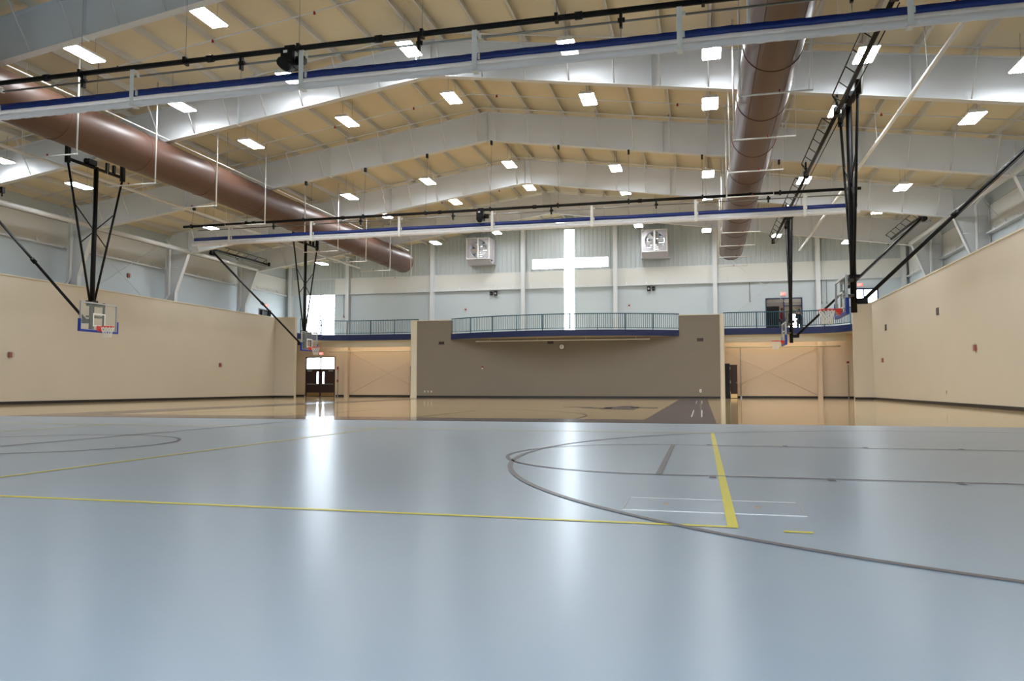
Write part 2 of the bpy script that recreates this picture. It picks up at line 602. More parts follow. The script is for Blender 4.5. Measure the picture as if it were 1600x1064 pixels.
# girts on the end wall, with small clips standing on them
COLX = [-31.2, -26.35, -19.48, -12.5, -5.83, 0.96, 7.55, 12.75]
gd = MB()
for a, b in zip(COLX, COLX[1:]):
    if a < CRV[0] < b:
        gd.box(a, CRV[0], YE - 0.22, YE - 0.03, 7.84, 7.9)
        gd.box(CRV[1], b, YE - 0.22, YE - 0.03, 7.84, 7.9)
    elif a > -32 and b < -26:
        gd.box(a, WIN[0], YE - 0.22, YE - 0.03, 7.84, 7.9)
        gd.box(WIN[1], b, YE - 0.22, YE - 0.03, 7.84, 7.9)
    else:
        gd.box(a, b, YE - 0.22, YE - 0.03, 7.84, 7.9)
gd.build('girt', M_STEEL, wfar)
cm = MB().add([(-.06, -.1, 0), (.06, -.1, 0), (.02, 0, .24), (-.02, 0, .24), (-.06, -.06, 0), (.06, -.06, 0), (.02, .02, .24), (-.02, .02, .24)],
              [(0, 1, 2, 3), (7, 6, 5, 4), (0, 4, 5, 1), (3, 2, 6, 7), (1, 5, 6, 2), (0, 3, 7, 4)]).mesh('girt_clip', M_STEEL)
x = -25.6
while x < 12.3:
    if not (CRV[0] - .1 < x < CRV[1] + .1) and min(abs(x - c) for c in COLX) > .3:
        link('girt_clip', cm, wfar, (x, YE - 0.08, 7.9))
    x += 1.37
# end-wall columns (I sections)
for i, cx in enumerate(COLX):
    m = MB()
    zt = z_deck(cx) - 0.02
    lo_ = MB()
    for q_, za, zb in ((m, 4.2, zt), (lo_, 0, 4.2)):
        q_.box(cx - .14, cx + .14, YE - .36, YE - .335, za, zb)
        q_.box(cx - .14, cx + .14, YE - .05, YE - .025, za, zb)
        q_.box(cx - .012, cx + .012, YE - .335, YE - .05, za, zb)
    o = m.build('end_wall_column', M_STEEL)
    lo_.build('warm_lit_shaft', M_RECESS, o)  # warm light of the recess put into the colour of the lower column
    tag(o, ['white steel corner column beside the wall with the half hidden door',
            'white end wall column beside the double exit door', 'white end wall column by the end of the brown duct over the double door',
            'white end wall column between box fan and cross, double door side',
            'white end wall column between the cross and the box fan with the ducts far from it',
            'white end wall column just past the square pillar end of the grey block wall',
            'white end wall column passing behind the balcony rail near the two people',
            'white steel corner column behind the partition, beyond the bright exit door'][i], 'column', kind='structure')

# outer side walls
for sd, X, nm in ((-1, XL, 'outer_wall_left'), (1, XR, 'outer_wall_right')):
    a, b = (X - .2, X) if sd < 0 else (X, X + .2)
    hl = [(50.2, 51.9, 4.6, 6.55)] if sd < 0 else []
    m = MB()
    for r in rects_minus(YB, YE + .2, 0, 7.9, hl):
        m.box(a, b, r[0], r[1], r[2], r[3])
    o = m.build(nm, M_LINER_DAYLIT)
    tag(o, 'pale lined outer wall behind the tan partition, ' + ('double exit door side' if sd < 0 else 'balcony doorway side'), 'wall', kind='structure')
    t = .03
    a2, b2 = (X - .2, X + t) if sd < 0 else (X - t, X + .2)
    MB().box(a2, b2, YB, YE, 7.9, 9.2).build('upper_band_panel', M_BAND, o)
    MB().box(a, b, YB, YE + .2, 9.2, z_deck(X) + .1).build('eave_panel', M_CORR, o)
    g = MB()
    fs = [YB] + [FR[0] - 7.3] + FR + [YE]
    for p, q in zip(fs, fs[1:]):
        g.box(min(X, X - sd * .24), max(X, X - sd * .24), p + .05, q - .05, 7.83, 7.9)
    g.build('girt', M_STEEL, o)
    y = 18.2
    while y < YE - .5:
        if min(abs(y - f) for f in FR) > .5:
            ob = link('girt_clip', cm, o, (X - sd * .14, y, 7.9))
            ob.rotation_euler = (0, 0, PI / 2)
        y += 1.37
    # cable brace in the bays
    xb = X - sd * .3
    MB().tube([(xb, 32.5, 5.0), (xb, 39.2, 9.3)], .014, 6).tube([(xb - sd * .03, 39.2, 5.0), (xb - sd * .03, 32.5, 9.3)], .014, 6).build('brace_rod', M_STEEL, o)
    m = MB()
    for z in (9.2,):
        m.box(min(X, X - sd * .02), max(X, X - sd * .02), YB, YE, z - .02, z + .02)
    m.build('flashing_trim', M_DGREY, o)

# wall behind the camera, with a glazed entrance band
hb = [(-24 + 6.6 * k, -24 + 6.6 * k + 4.4, 0.3, 4.2) for k in range(5)]
m = MB()
for r in rects_minus(XL, XR, 0, 9.0, hb):
    m.box(r[0], r[1], YB - .2, YB, r[2], r[3])
wn = m.build('wall_near', M_TANWALLX)
tag(wn, 'tan wall with entrance glazing behind the viewer', 'wall', kind='structure')
m = MB().prism([(XL, 9.0), (XR, 9.0), (XR, z_deck(XR)), (XC, z_deck(XC)), (XL, z_deck(XL))], 1, YB - .2, YB)
m.build('gable_panel', M_CORR, wn)
for q in hb:
    MB().box(q[0], q[1], YB - .12, YB - .1, q[2], q[3]).build('pane', M_GLASS, wn)

# ------------------------------------------------------------------ steel frames
def frame(Yf, label):
    t = thing('roof_beam', label, 'steel frame', (XC, Yf, 0), kind='structure')
    T = lambda d: 12.93 - 0.14 * abs(d)
    B = lambda d: 11.65 - 0.1435 * abs(d)
    OUT, KN, KC, ZC = 22.1, 20.6, 21.45, 6.4
    top = [(-OUT, 9.2), (-OUT + .45, T(OUT - .45)), (0, T(0)), (OUT - .45, T(OUT - .45)), (OUT, 9.2)]
    w = MB()
    # web as convex pieces
    for sg in (-1, 1):
        w.prism([(0, B(0)), (sg * KN, B(KN)), (sg * KN, T(KN)), (0, T(0))][::sg], 1, -.008, .008)
        w.prism([(sg * KN, B(KN)), (sg * KC, ZC), (sg * OUT, ZC), (sg * OUT, 9.2), (sg * (OUT - .45), T(OUT - .45)), (sg * KN, T(KN))][::sg], 1, -.008, .008)
        w.prism([(sg * KC, ZC), (sg * (KC + .1), 0), (sg * OUT, 0), (sg * OUT, ZC)][::sg], 1, -.008, .008)
    w.build('web', M_STEEL, t)

    def flange(path, nm, th=.02, wd=.26):
        m = MB()
        for p, q in zip(path, path[1:]):
            p, q = Vector((p[0], 0, p[1])), Vector((q[0], 0, q[1]))
            d = (q - p).normalized()
            n = Vector((-d.z, 0, d.x)) * th / 2
            v = []
            for y in (-wd / 2, wd / 2):
                for c in (p - n, q - n, q + n, p + n):
                    v.append((c.x, y, c.z))
            m.add(v, [(0, 1, 2, 3), (7, 6, 5, 4), (0, 4, 5, 1), (1, 5, 6, 2), (2, 6, 7, 3), (3, 7, 4, 0)])
        m.build(nm, M_STEEL, t)
    flange([(-KN, B(KN)), (0, B(0)), (KN, B(KN))], 'bottom_flange')
    flange(top, 'top_flange')
    for sg in (-1, 1):
        flange([(sg * KN, B(KN)), (sg * KC, ZC), (sg * (KC + .1), 0)], 'column_flange')
        flange([(sg * OUT, 9.2), (sg * OUT, 0)], 'column_flange')
        flange([(sg * KN, B(KN)), (sg * KN, T(KN))], 'knee_stiffener', .016, .22)
        flange([(sg * KN, B(KN)), (sg * (OUT - .05), 8.7)], 'knee_stiffener', .016, .16)
        flange([(sg * KN, B(KN)), (sg * (OUT - .3), T(OUT - .3))], 'knee_stiffener', .012, .06)
    for d in (-15.3, -7.6, 0, 7.6, 15.3):
        MB().box(d - .011, d + .011, -.12, .12, B(d) - .05, T(d)).build('splice_plate', M_STEEL, t)
    for x in PUR:
        d = x - XC
        if abs(d) < 20 and min(abs(d - s) for s in (-15.3, -7.6, 0, 7.6, 15.3)) > .2:
            MB().tube([(d, -.92, T(d)), (d, -.11, B(d) + .03)], .026, 5).build('flange_brace', M_STEEL, t)
            MB().tube([(d, .92, T(d)), (d, .11, B(d) + .03)], .026, 5).build('flange_brace', M_STEEL, t)
    return t


FLAB = ['tapered white steel roof frame above the blue near curtain',
        'tapered white steel roof frame lit by lamps, first one fully visible past the near curtain',
        'tapered white steel roof frame from which the second curtain hangs',
        'tapered white steel roof frame one bay beyond the second curtain',
        'tapered white steel roof frame closest to the cross wall']
for y, l in zip(FR, FLAB):
    frame(y, l)
# knee struts, one pipe per bay and side
for sg in (-1, 1):
    for i, (a, b) in enumerate(zip(FR, FR[1:] + [YE])):
        if i == 4:
            continue
        x = XC + sg * 20.5
        o = MB().tube([(x, a + .1, 8.8), (x, b - .1, 8.8)], .12, 12)
        o.ring((x, a + .25, 8.8), .12, .02, 'y', 16, 6).ring((x, b - .25, 8.8), .12, .02, 'y', 16, 6)
        o = o.build('strut_pipe', M_STEEL)
        tag(o, 'thick white strut pipe %s, bay %s' % ('over the lit tan wall' if sg < 0 else 'over the shaded tan wall',
            ('under the near curtain', 'ahead of the second curtain', 'just past the second curtain', 'closest to the cross wall')[i]), 'pipe', 'strut pipes at the frame knees')
# rainwater pipes at the columns
for sg in (-1, 1):
    for i, y in enumerate(FR[1:]):
        x = XC + sg * (21.7 if sg < 0 else 21.5)
        m = MB().tube([(x + sg * .38, y - .3, 9.6), (x + sg * .22, y - .3, 9.5), (x, y - .3, 9.15), (x, y - .3, 6.25), (x + sg * .28, y - .3, 5.9), (x + sg * .28, y - .3, 0.0)], .075, 10)
        o = m.build('rainwater_pipe', M_STEEL)
        m2 = MB().tube([(x - .6 * sg, y - .32, 7.86), (x + .35 * sg, y - .32, 7.86)], .018, 6).build('bracket', M_STEEL, o)
        tag(o, 'bent white rainwater pipe, %s, %s' % ('double door side' if sg < 0 else 'balcony doorway side',
            ('ahead of the near hoop', 'at the second curtain', 'one bay beyond the second curtain', 'in the last bay before the cross wall')[i]), 'pipe', 'rainwater pipes on the columns')

# thin sprinkler branch lines under the purlins
for i, y in enumerate([23.9, 31.2, 38.55, 45.85, 21.1, 29.6, 35.2, 43.6]):
    m = MB()
    pts = [(XL + .8, y, z_top(XL + .8) - .12), (XC, y, z_top(XC) - .12), (XR - .8, y, z_top(XR - .8) - .12)]
    m.tube(pts, .022, 6)
    o = m.build('sprinkler_branch_pipe', M_STEEL)
    tag(o, 'thin white sprinkler branch pipe on the roof slope, %s' % (
        'close before the first lit frame', 'close before the second curtain frame', 'before the frame past the second curtain', 'close before the last frame',
        'mid bay past the near curtain', 'mid bay ahead of the second curtain', 'mid bay beyond the second curtain', 'mid bay before the last frame')[i], 'pipe', 'sprinkler branch pipes')
    if i >= 4:
        for k in range(-4, 5):
            x = XC + k * 3.6 + 1.1
            if XL + 2 < x < XR - 1.5:
                MB().tube([(x, y, z_top(x) - .1), (x, y, z_top(x) - .2)], [.03, .045], 8).build('sprinkler_head', M_ALARM, o)

# ------------------------------------------------------------------ ceiling lamps
lp = thing('high_bay_light', 'x', 'ceiling light')
hm = MB()
hm.prism([(-.28, .0), (.28, .0), (.22, .1), (-.22, .1)], 1, -.57, .57)
hm.box(-.09, .09, -.45, .45, .1, .15)
hm.build('housing', M_WHITE, lp)
lm = MB()
vs, fs = [], []
for k in range(6):
    x0 = -.264 + k * .088
    for j in range(5):
        a = PI * j / 4
        vs += [(x0 + .044 - .042 * math.cos(a), -.555, -.002 - .03 * math.sin(a)), (x0 + .044 - .042 * math.cos(a), .555, -.002 - .03 * math.sin(a))]
n = len(vs) // 2
fs = [(2 * i, 2 * i + 1, 2 * i + 3, 2 * i + 2) for i in range(n - 1)]
lm.add(vs, fs)
lm.build('lens', M_LENS, lp)
for y in (-.42, .42):
    MB().tube([(0, y, .15), (0, y, 1.07)], .006, 5).build('hanger_wire', M_GALV, lp)
ROWS = [(-26.66, 'outside the duct, double door side', [23.83, 27.94, 37.16, 41.27, 50.23]),
        (-18.13, 'just inside the duct, double door side', [19.01, 23.43, 27.94, 37.16, 41.89, 50.76]),
        (-13.81, 'midway from ridge to duct, double door side', [18.98, 23.57, 28.02, 37.41, 42.02, 51.19]),
        (-9.43, 'under the roof ridge', [23.63, 28.18, 37.54, 42.25, 51.51]),
        (-3.96, 'next to the ridge, balcony doorway side', [23.36, 27.82, 37.16, 41.89, 50.92]),
        (0.42, 'beside the balcony doorway side duct', [23.23, 27.63, 36.99, 41.55, 50.55]),
        (4.67, 'over the black ladder girders', [23.12, 27.7, 36.88, 41.23, 50.17]),
        (8.79, 'closest to the shaded tan wall', [23.35, 27.75, 36.86, 41.63, 50.14])]
ORD = ['first', 'second', 'third', 'fourth', 'fifth', 'sixth', 'seventh']
first = True


def place_lamp(x, y, label, group):
    global first
    z = 12.2 - .1435 * abs(x - XC)
    if first:
        o = lp
        o.location = (x, y, z)
        first = False
    else:
        o = copy_tree(lp, (x, y, z))
    tag(o, label, 'ceiling light', group)


for x, nm, ys in ROWS:
    for i, y in enumerate(ys):
        place_lamp(x, y, 'ceiling light %s from the cross wall, row %s' % (ORD[len(ys) - 1 - i], nm), 'high bay ceiling lights')

# ------------------------------------------------------------------ ducts
def duct(X, label):
    Z, R0, Y0, Y1 = 9.39, 0.73, 5.0, 49.55
    t = thing('air_duct', label, 'duct', (X, Y0, Z), 'round brown air ducts')
    N = 48

    def seg(y0, y1):
        m = MB()
        vs = [(R0 * math.cos(2 * PI * k / N), y, R0 * math.sin(2 * PI * k / N)) for y in (y0, y1) for k in range(N)]
        m.add(vs, [(k, k + N, (k + 1) % N + N, (k + 1) % N) for k in range(N)], True)
        return m
    L = Y1 - Y0 - .25
    ns = 12
    for i in range(ns):
        seg(i * L / ns, (i + 1) * L / ns).build('duct_section', M_DUCT, t)
        MB().ring((0, (i + 1) * L / ns, 0), R0 + .004, .013, 'y', 48, 6).build('seam_band', M_DUCTSEAM, t)
    m = MB()
    prof = [(R0, L), (R0 - .01, L + .08), (R0 - .06, L + .17), (R0 - .2, L + .23), (R0 - .45, L + .25), (0.001, L + .25)]
    vs = [(r * math.cos(2 * PI * k / N), y, r * math.sin(2 * PI * k / N)) for r, y in prof for k in range(N)]
    m.add(vs, [(j * N + k, (j + 1) * N + k, (j + 1) * N + (k + 1) % N, j * N + (k + 1) % N) for j in range(len(prof) - 1) for k in range(N)], True)
    m.build('end_cap', M_DUCT, t)
    for a in (-125, -55):
        c, s = math.cos(math.radians(a)), math.sin(math.radians(a))
        MB().tube([((R0 + .002) * c, 0, (R0 + .002) * s), ((R0 + .002) * c, L, (R0 + .002) * s)], .008, 6).build('lengthwise_seam', M_DUCTSEAM, t)
    sg = 1 if X < XC else -1
    MB().tube([(sg * .28, 0, R0 + .09), (sg * .28, L + .3, R0 + .09)], .028, 8).build('support_rail', M_WHITE, t)
    for y in [FR[i] + d - Y0 for i in range(5) for d in (-3.6, .3)]:
        if 0 < y < L:
            hz = z_deck(X + sg * .28) - Z + .02
            MB().tube([(sg * .28, y, R0 + .09), (sg * .28, y, hz)], .01, 6).build('hanger_rod', M_GALV, t)
    return t


duct(-19.96, 'long round brown air duct over the double exit door side')
duct(1.85, 'long round brown air duct over the balcony doorway side')

# sprinkler drops looping under the ducts
for di, (xa, xb, X, side) in enumerate(((-19.0, -21.04, -19.96, 'double door side'), (1.03, 2.76, 1.85, 'balcony doorway side'))):
    for n_ in range(-1, 9):
        y = 19.75 + 3.57 * n_
        t = thing('sprinkler_drop_pipe', 'white sprinkler drop looped under the duct, %s, %s from the near curtain' % (side, (ORD + ['eighth', 'ninth', 'tenth'])[n_ + 1]),
                  'sprinkler pipe', (xa, y, 8.1), 'sprinkler drops under the ducts')
        MB().tube([(0, 0, z_deck(xa) - 8.1), (0, 0, 0)], .026, 8).build('drop', M_WHITE, t)
        MB().tube([(0, 0, 0), (xb - xa, 0, 0)], .024, 8).build('cross_pipe', M_WHITE, t)
        MB().ring((0, 0, 0), .02, .02, 'y', 10, 6).build('elbow', M_WHITE, t)
        MB().tube([(xb - xa, 0, 0), (xb - xa, 0, z_deck(xb) - 8.1)], .007, 5).build('support_wire', M_WHITE, t)
        MB().tube([((xb - xa) * .55, 0, 0), ((xb - xa) * .55, 0, .08)], [.02, .03], 8).build('sprinkler_head', M_ALARM, t)

# sprinkler mains
for X, side in ((-24.3, 'double door side'), (6.15, 'balcony doorway side')):
    t = thing('sprinkler_main_pipe', 'long straight white sprinkler main hung beside the duct, ' + side, 'pipe', (X, 6, 9.44), 'sprinkler mains')
    MB().tube([(0, 0, 0), (0, 45.55, 0)], .062, 10).build('pipe', M_WHITE, t)
    for k in range(15):
        y = 1.0 + 3.15 * k
        if y < 45.4:
            MB().tube([(0, y, 0), (-.08, y, z_deck(X) - 9.42)], .012, 6).build('hanger_rod', M_WHITE, t)
            MB().ring((0, y, 0), .066, .012, 'y', 12, 6).build('clamp', M_WHITE, t)

# ------------------------------------------------------------------ divider curtains
def curtain(Y, zp, straps, x0, x1, xm, label):
    t = thing('divider_curtain', label, 'curtain', (0, Y, zp), 'roll up divider curtains')
    MB().tube([(x0 - .6, 0, 0), (x1 + .15, 0, 0)], .062, 12).build('drive_pipe', M_BLACK, t)
    MB().tube([(x0 + .2, .02, -.22), (x1 - .1, .02, -.22)], .026, 8).build('steel_rod', M_GALV, t)

    def wavy(zt, zb, th, amp, nm, mt):
        m = MB()
        n = 180
        vs = []
        for i in range(n + 1):
            x = x0 + (x1 - x0) * i / n
            d = amp * math.sin(i * 1.7) + amp * .6 * math.sin(i * 3.1 + 1)
            sag = -.012 * math.sin(PI * ((x - straps[0]) / 4.42 % 1))
            vs += [(x, -th / 2 + d, zt + sag), (x, -th / 2 - d, zb + sag * .5), (x, th / 2 - d, zb + sag * .5), (x, th / 2 + d, zt + sag)]
        fs = []
        for i in range(n):
            a, b = 4 * i, 4 * i + 4
            for k in range(4):
                fs.append((a + k, a + (k + 1) % 4, b + (k + 1) % 4, b + k))
        fs += [(3, 2, 1, 0), (4 * n, 4 * n + 1, 4 * n + 2, 4 * n + 3)]
        m.add(vs, fs, True)
        m.build(nm, mt, t)
    wavy(-.57, -.725, .05, .008, 'blue_hem', M_BLUE)
    wavy(-.725, -.86, .04, .004, 'white_mesh', M_MESH)
    pts = [(x0 - .1 + (x1 - x0 + .2) * i / 240, .006 * math.sin(i * 1.3), -.9 - .008 * math.sin(PI * ((x0 + (x1 - x0) * i / 240 - straps[0]) / 4.42 % 1))) for i in range(241)]
    MB().tube(pts, [.078 + .006 * math.sin(i * 2.3) + .004 * math.sin(i * 5.1) for i in range(241)], 14).build('rolled_bottom', M_ROLL, t)
    for x in straps:
        m = MB()
        m.box(x - .055, x + .055, -.125, -.11, -.99, -.1)
        m.box(x - .055, x + .055, -.125, .06, -.115, -.1)
        m.box(x - .055, x + .055, -.125, .1, -1.0, -.985)
        s = m.build('strap', M_WHITE, t)
        MB().box(x + .055, x + .1, -.06, .03, -.72, -.6).build('clip', M_WHITE, s)
        MB().box(x + .055, x + .12, -.03, .06, -.25, -.17).build('collar', M_WHITE, s)
    x = straps[0] + 2.3
    while x < x1 - .3:
        p = MB()
        p.box(x - .03, x + .03, -.05, .05, -.36, -.04)
        p.tube([(x - .06, 0, -.2), (x + .08, 0, -.2)], .05, 10)
        p = p.build('pulley', M_BLACK, t)
        MB().tube([(x, 0, -.36), (x, 0, -.6)], .008, 5).build('lift_line', M_GALV, p)
        x += 4.42
    k = 0
    x = XC - 14.8
    while x < x1 - .2:
        c = MB()
        c.box(x - .035, x + .035, -.085, .085, -.085, .09)
        c = c.build('pipe_clamp', M_BLACK, t)
        zc = (z_bot(x) - .03 if Y > 20 else z_deck(x) + .02) - zp
        yo = .2 if Y > 20 else 0
        MB().tube([(x, 0, .08), (x, yo, zc)], .007, 5).build('hanger_cable', M_GALV, c)
        if Y > 20:
            MB().box(x - .04, x + .04, yo - .1, yo + .04, zc - .16, zc + .02).build('beam_clamp', M_BLACK, c)
        x += 3.0
    # motor
    m = MB()
    m.cbox((xm, -.02, -.27), .3, .34, .4)
    m.tube([(xm - .02, -.02, -.4), (xm + .02, -.25, -.48), (xm + .08, -.52, -.52)], [.15, .13, .12], 14)
    m.tube([(xm + .15, 0, -.28), (xm + .36, 0, -.3)], .1, 12)
    m.box(xm - .13, xm + .13, -.07, .07, -.1, .07)
    mo = m.build('motor', M_BLACK, t)
    MB().box(xm - .08, xm + .02, -.2, -.19, -.16, -.1).box(xm + .155, xm + .16, -.1, .02, -.3, -.1).build('sticker', M_WHITE, mo)
    MB().tube([(xm - .1, -.05, -.45), (xm - .1, -.05, -.64)], .006, 5).tube([(xm - .05, -.05, -.45), (xm - .05, -.05, -.62)], .006, 5).build('lift_line', M_GALV, mo)
    for x in (-20.5, -15.9, -11.2, -6.9, -2.4, 2.0):
        MB().tube([(x - .08, 0, 0), (x + .08, 0, 0)], .085, 10).build('coupling', M_BLACK, t)
    return t


curtain(15.5, 8.55, [-21.5, -17.36, -13.27, -8.75, -4.64, -0.34, 3.9], -23.1, 6.0, -9.08, 'rolled up blue and white divider curtain at the front, crossing in front of both ducts')
curtain(31.9, 8.51, [-21.72, -17.43, -13.08, -8.76, -4.41, -0.15, 4.03], -23.7, 5.97, -9.3, 'rolled up blue and white divider curtain farther off, ahead of the cross wall')

# ------------------------------------------------------------------ ladder girders carrying the hoops
def girder(X, y0, y1, Z, lean, label):
    t = thing('ladder_girder', label, 'girder', (X, y0, Z), 'black ladder girders for the hoops')
    L = y1 - y0
    MB().tube([(0, 0, 0), (0, L, 0)], .062, 10).build('main_tube', M_BLACK, t)
    a, b = 1.1, L - .9
    top = (lean, .23)
    MB().tube([(0, a - .45, 0), (top[0], a, top[1]), (top[0], b, top[1]), (0, b + .45, 0)], .02, 6).build('top_chord', M_BLACK, t)
    n = 5
    for k in range(n + 1):
        y = a + (b - a) * k / n
        MB().tube([(0, y, 0), (top[0], y, top[1])], .016, 5).build('rung', M_BLACK, t)
    MB().tube([(.12 if lean < 0 else -.12, .2, -.1), (.12 if lean < 0 else -.12, L - .2, -.1)], .016, 6).build('tie_rod', M_BLACK, t)
    for y in (.06, L - .06):
        MB().box(-.09, .09, y - .07, y + .07, -.1, .16).build('end_clamp', M_BLACK, t)
    for y in (.06, L - .06):
        MB().tube([(0, y, .1), (0, y, z_bot(X) - Z + .04)], .03, 6).build('hanger', M_BLACK, t)
    return t


GZ = 9.42
for i, (a, b) in enumerate(zip(FR[:-1], FR[1:])):
    girder(4.15, a, b, 9.2, -.27, 'black ladder girder over the edge-on hoops, %s from the cross wall' % ORD[3 - i])
    if i in (0, 1, 3):
        girder(-22.6, a, b, 9.82, .27, 'black ladder girder by the brown duct, double door side, %s from the near curtain' % ORD[i])
girder(-28.8, 39.7, 46.9, 9.12, .3, 'black ladder girder near the frame knees over the far double door side hoop')
girder(-28.8, 17.6, 26.1, 9.1, .3, 'black ladder girder end poking in at the picture edge, above the near tan wall')
girder(10.5, 40.2, 47.6, 9.1, -.3, 'black ladder girder near the frame knees over the shaded tan wall')
girder(10.5, 19.5, 26.1, 9.1, -.3, 'black ladder girder holding the diagonal brace of the near edge-on hoop')

# ------------------------------------------------------------------ basketball hoops
def hoop(sg, Y, label):
    """sg=+1: on the balcony doorway side, board faces -X; local x axis points behind the board"""
    XB = 4.0 if sg > 0 else -22.2
    t = thing('basketball_hoop', label, 'basketball hoop', (XB, Y, 0), 'ceiling hung basketball hoops')
    b = lambda x: sg * x             # behind-the-board offset
    X = lambda x0, x1: (min(b(x0), b(x1)), max(b(x0), b(x1)))
    mx_ = .34
    zb0, zb1 = 2.88, 3.95
    zt = 9.75 if sg < 0 else 9.25
    zc = 9.12 if sg < 0 else 9.05
    MB().tube([(b(mx_), 0, 2.95), (b(mx_), 0, zc + .1)], .088, 14).build('mast', M_BLACK, t)
    MB().tube([(b(mx_), -1.4, zc + .05), (b(mx_), 1.4, zc + .05)], .06, 10).build('crossbar', M_BLACK, t)
    for s in (-1, 1):
        sb = MB().tube([(b(mx_), s * 1.38, zc), (b(mx_), s * .12, 4.05)], .042, 8).build('side_brace', M_BLACK, t)
        MB().box(b(mx_) - .07, b(mx_) + .07, s * 1.38 - .07, s * 1.38 + .07, zc - .1, zt + .1).build('post', M_BLACK, t)

        def on(f):
            return (b(mx_), s * (1.38 + (.12 - 1.38) * f), zc + (4.05 - zc) * f)
        m = MB().tube([on(.3), (b(mx_), 0, zc + (4.05 - zc) * .47)], .022, 6)
        m.build('cross_brace', M_BLACK, t)
        MB().tube([on(.58), (b(mx_), 0, zc + (4.05 - zc) * .47)], .022, 6).build('cross_brace', M_BLACK, t)
        if s > 0:
            MB().box(b(mx_) - .05, b(mx_) + .05, .5, .6, zc + .05, zc + .42).box(b(mx_) - .05, b(mx_) + .05, .85, .95, zc + .05, zc + .42).build('winch_bracket', M_BLACK, t)
        else:
            w = MB().cbox((b(mx_), -.3, zc + .2), .25, .4, .2)
            w.tube([(b(mx_), -.55, zc + .22), (b(mx_), -.05, zc + .22)], .09, 10)
            w.build('winch', M_BLACK, t)
    # long diagonal brace back to the girder near the frame knees
    xe = (10.5 - 4.0) if sg > 0 else (28.8 - 22.2)
    p0, p1 = Vector((b(mx_ + .25), 0, 3.3)), Vector((b(xe), 0, 9.0))
    br_ = MB().tube([p0, p1], .055, 8).build('back_brace', M_BLACK, t)
    c = p0.lerp(p1, .42)
    MB().tube([p0.lerp(p1, .41), p0.lerp(p1, .435)], .085, 10).build('coupling', M_BLACK, br_)
    MB().tube([p0.lerp(p1, .42) + Vector((0, .06, -.1)), p1 + Vector((0, .05, -.12))], .012, 6).build('lift_cable', M_BLACK, br_)
    w = MB().cbox((b(mx_ + .22), 0, 3.28), .3, .16, .16).build('brace_bracket', M_BLACK, t)
    hz = MB().cbox((b(xe), 0, 9.0), .16, .3, .3).tube([(b(xe), -.16, 8.85), (b(xe), .16, 8.85)], .12, 12).build('brace_pulley', M_BLACK, t)
    # board
    MB().box(*X(-.012, .012), -.89, .89, zb0 + .02, zb1 - .02).build('glass', M_BOARD, t)
    f = MB()
    f.box(*X(-.03, .03), -.915, .915, zb1 - .05, zb1).box(*X(-.03, .03), -.915, .915, zb0, zb0 + .05)
    for s in (-1, 1):
        f.box(*X(-.03, .03), s * .89 - .025, s * .89 + .025, zb0 + .05, zb1 - .05)
    f.build('board_frame', M_ALU, t)
    q = MB()
    w_ = .05
    q.box(*X(-.016, -.013), -.305, .305, 3.5, 3.5 + w_).box(*X(-.016, -.013), -.305, .305, 3.05, 3.05 + w_)
    for s in (-1, 1):
        q.box(*X(-.016, -.013), s * .28 - .025, s * .28 + .025, 3.05 + w_, 3.5)
    q.build('target_square', M_WHITE, t)
    pd = MB()
    pd.box(*X(-.05, .05), -.96, .96, zb0 - .05, zb0 + .03)
    for s in (-1, 1):
        y0, y1 = sorted((s * .905, s * .96))
        pd.box(*X(-.05, .05), y0, y1, zb0 + .03, zb0 + .42)
    pd.build('edge_pad', M_PAD, t)
    bk = MB()
    for s in (-1, 1):
        bk.box(*X(.03, .09), s * .3 - .03, s * .3 + .03, zb0 + .03, zb1 + .03)
    bk.box(*X(.03, .3), -.33, .33, zb1 - .12, zb1 - .04).box(*X(.03, .3), -.33, .33, 3.4, 3.46)
    bk.build('back_frame', M_DGREY, t)
    MB().box(*X(.2, .5), -.16, .16, zb1 + .0, zb1 + .1).build('mast_shoe', M_BLACK, t)
    # rim and net
    rc = -.4
    rm = MB().ring((b(rc), 0, 3.05), .23, .014, 'z', 28, 8)
    rm = rm.build('rim', M_RED, t)
    k = MB()
    k.add([(b(-.02), -.13, 3.08), (b(-.02), .13, 3.08), (b(-.18), .05, 3.06), (b(-.18), -.05, 3.06), (b(-.02), -.13, 2.84), (b(-.02), .13, 2.84), (b(-.18), .05, 3.02), (b(-.18), -.05, 3.02)],
          [(0, 1, 2, 3), (7, 6, 5, 4), (0, 3, 7, 4), (1, 5, 6, 2), (2, 6, 7, 3), (0, 4, 5, 1)])
    k.build('rim_bracket', M_RED, t)
    nt_ = MB()
    rows, N = [(.225, 3.03), (.2, 2.93), (.165, 2.83), (.15, 2.73), (.14, 2.63)], 12
    for j in range(len(rows) - 1):
        for i in range(N):
            for d in (-.5, .5):
                a0 = 2 * PI * (i + .5 * (j % 2)) / N
                a1 = 2 * PI * (i + .5 * (j % 2) + d) / N
                r0, z0 = rows[j]
                r1, z1 = rows[j + 1]
                nt_.tube([(b(rc) + r0 * math.cos(a0), r0 * math.sin(a0), z0), (b(rc) + r1 * math.cos(a1), r1 * math.sin(a1), z1)], .009, 4, False)
    nt_.build('net', M_NET, t)


hoop(-1, 24.4, 'basketball hoop whose glass board faces us in front of the tan wall, double door side')
hoop(-1, 40.5, 'distant basketball hoop in front of the tall bright window')
hoop(1, 24.05, 'basketball hoop seen edge-on beside the bright exit door')
hoop(1, 40.25, 'distant basketball hoop seen edge-on below the balcony doorway')

# ------------------------------------------------------------------ partition walls
def skirt(o, x0, x1, y0, y1):
    MB().box(x0, x1, y0, y1, 0, .13).build('baseboard', M_BASE, o)


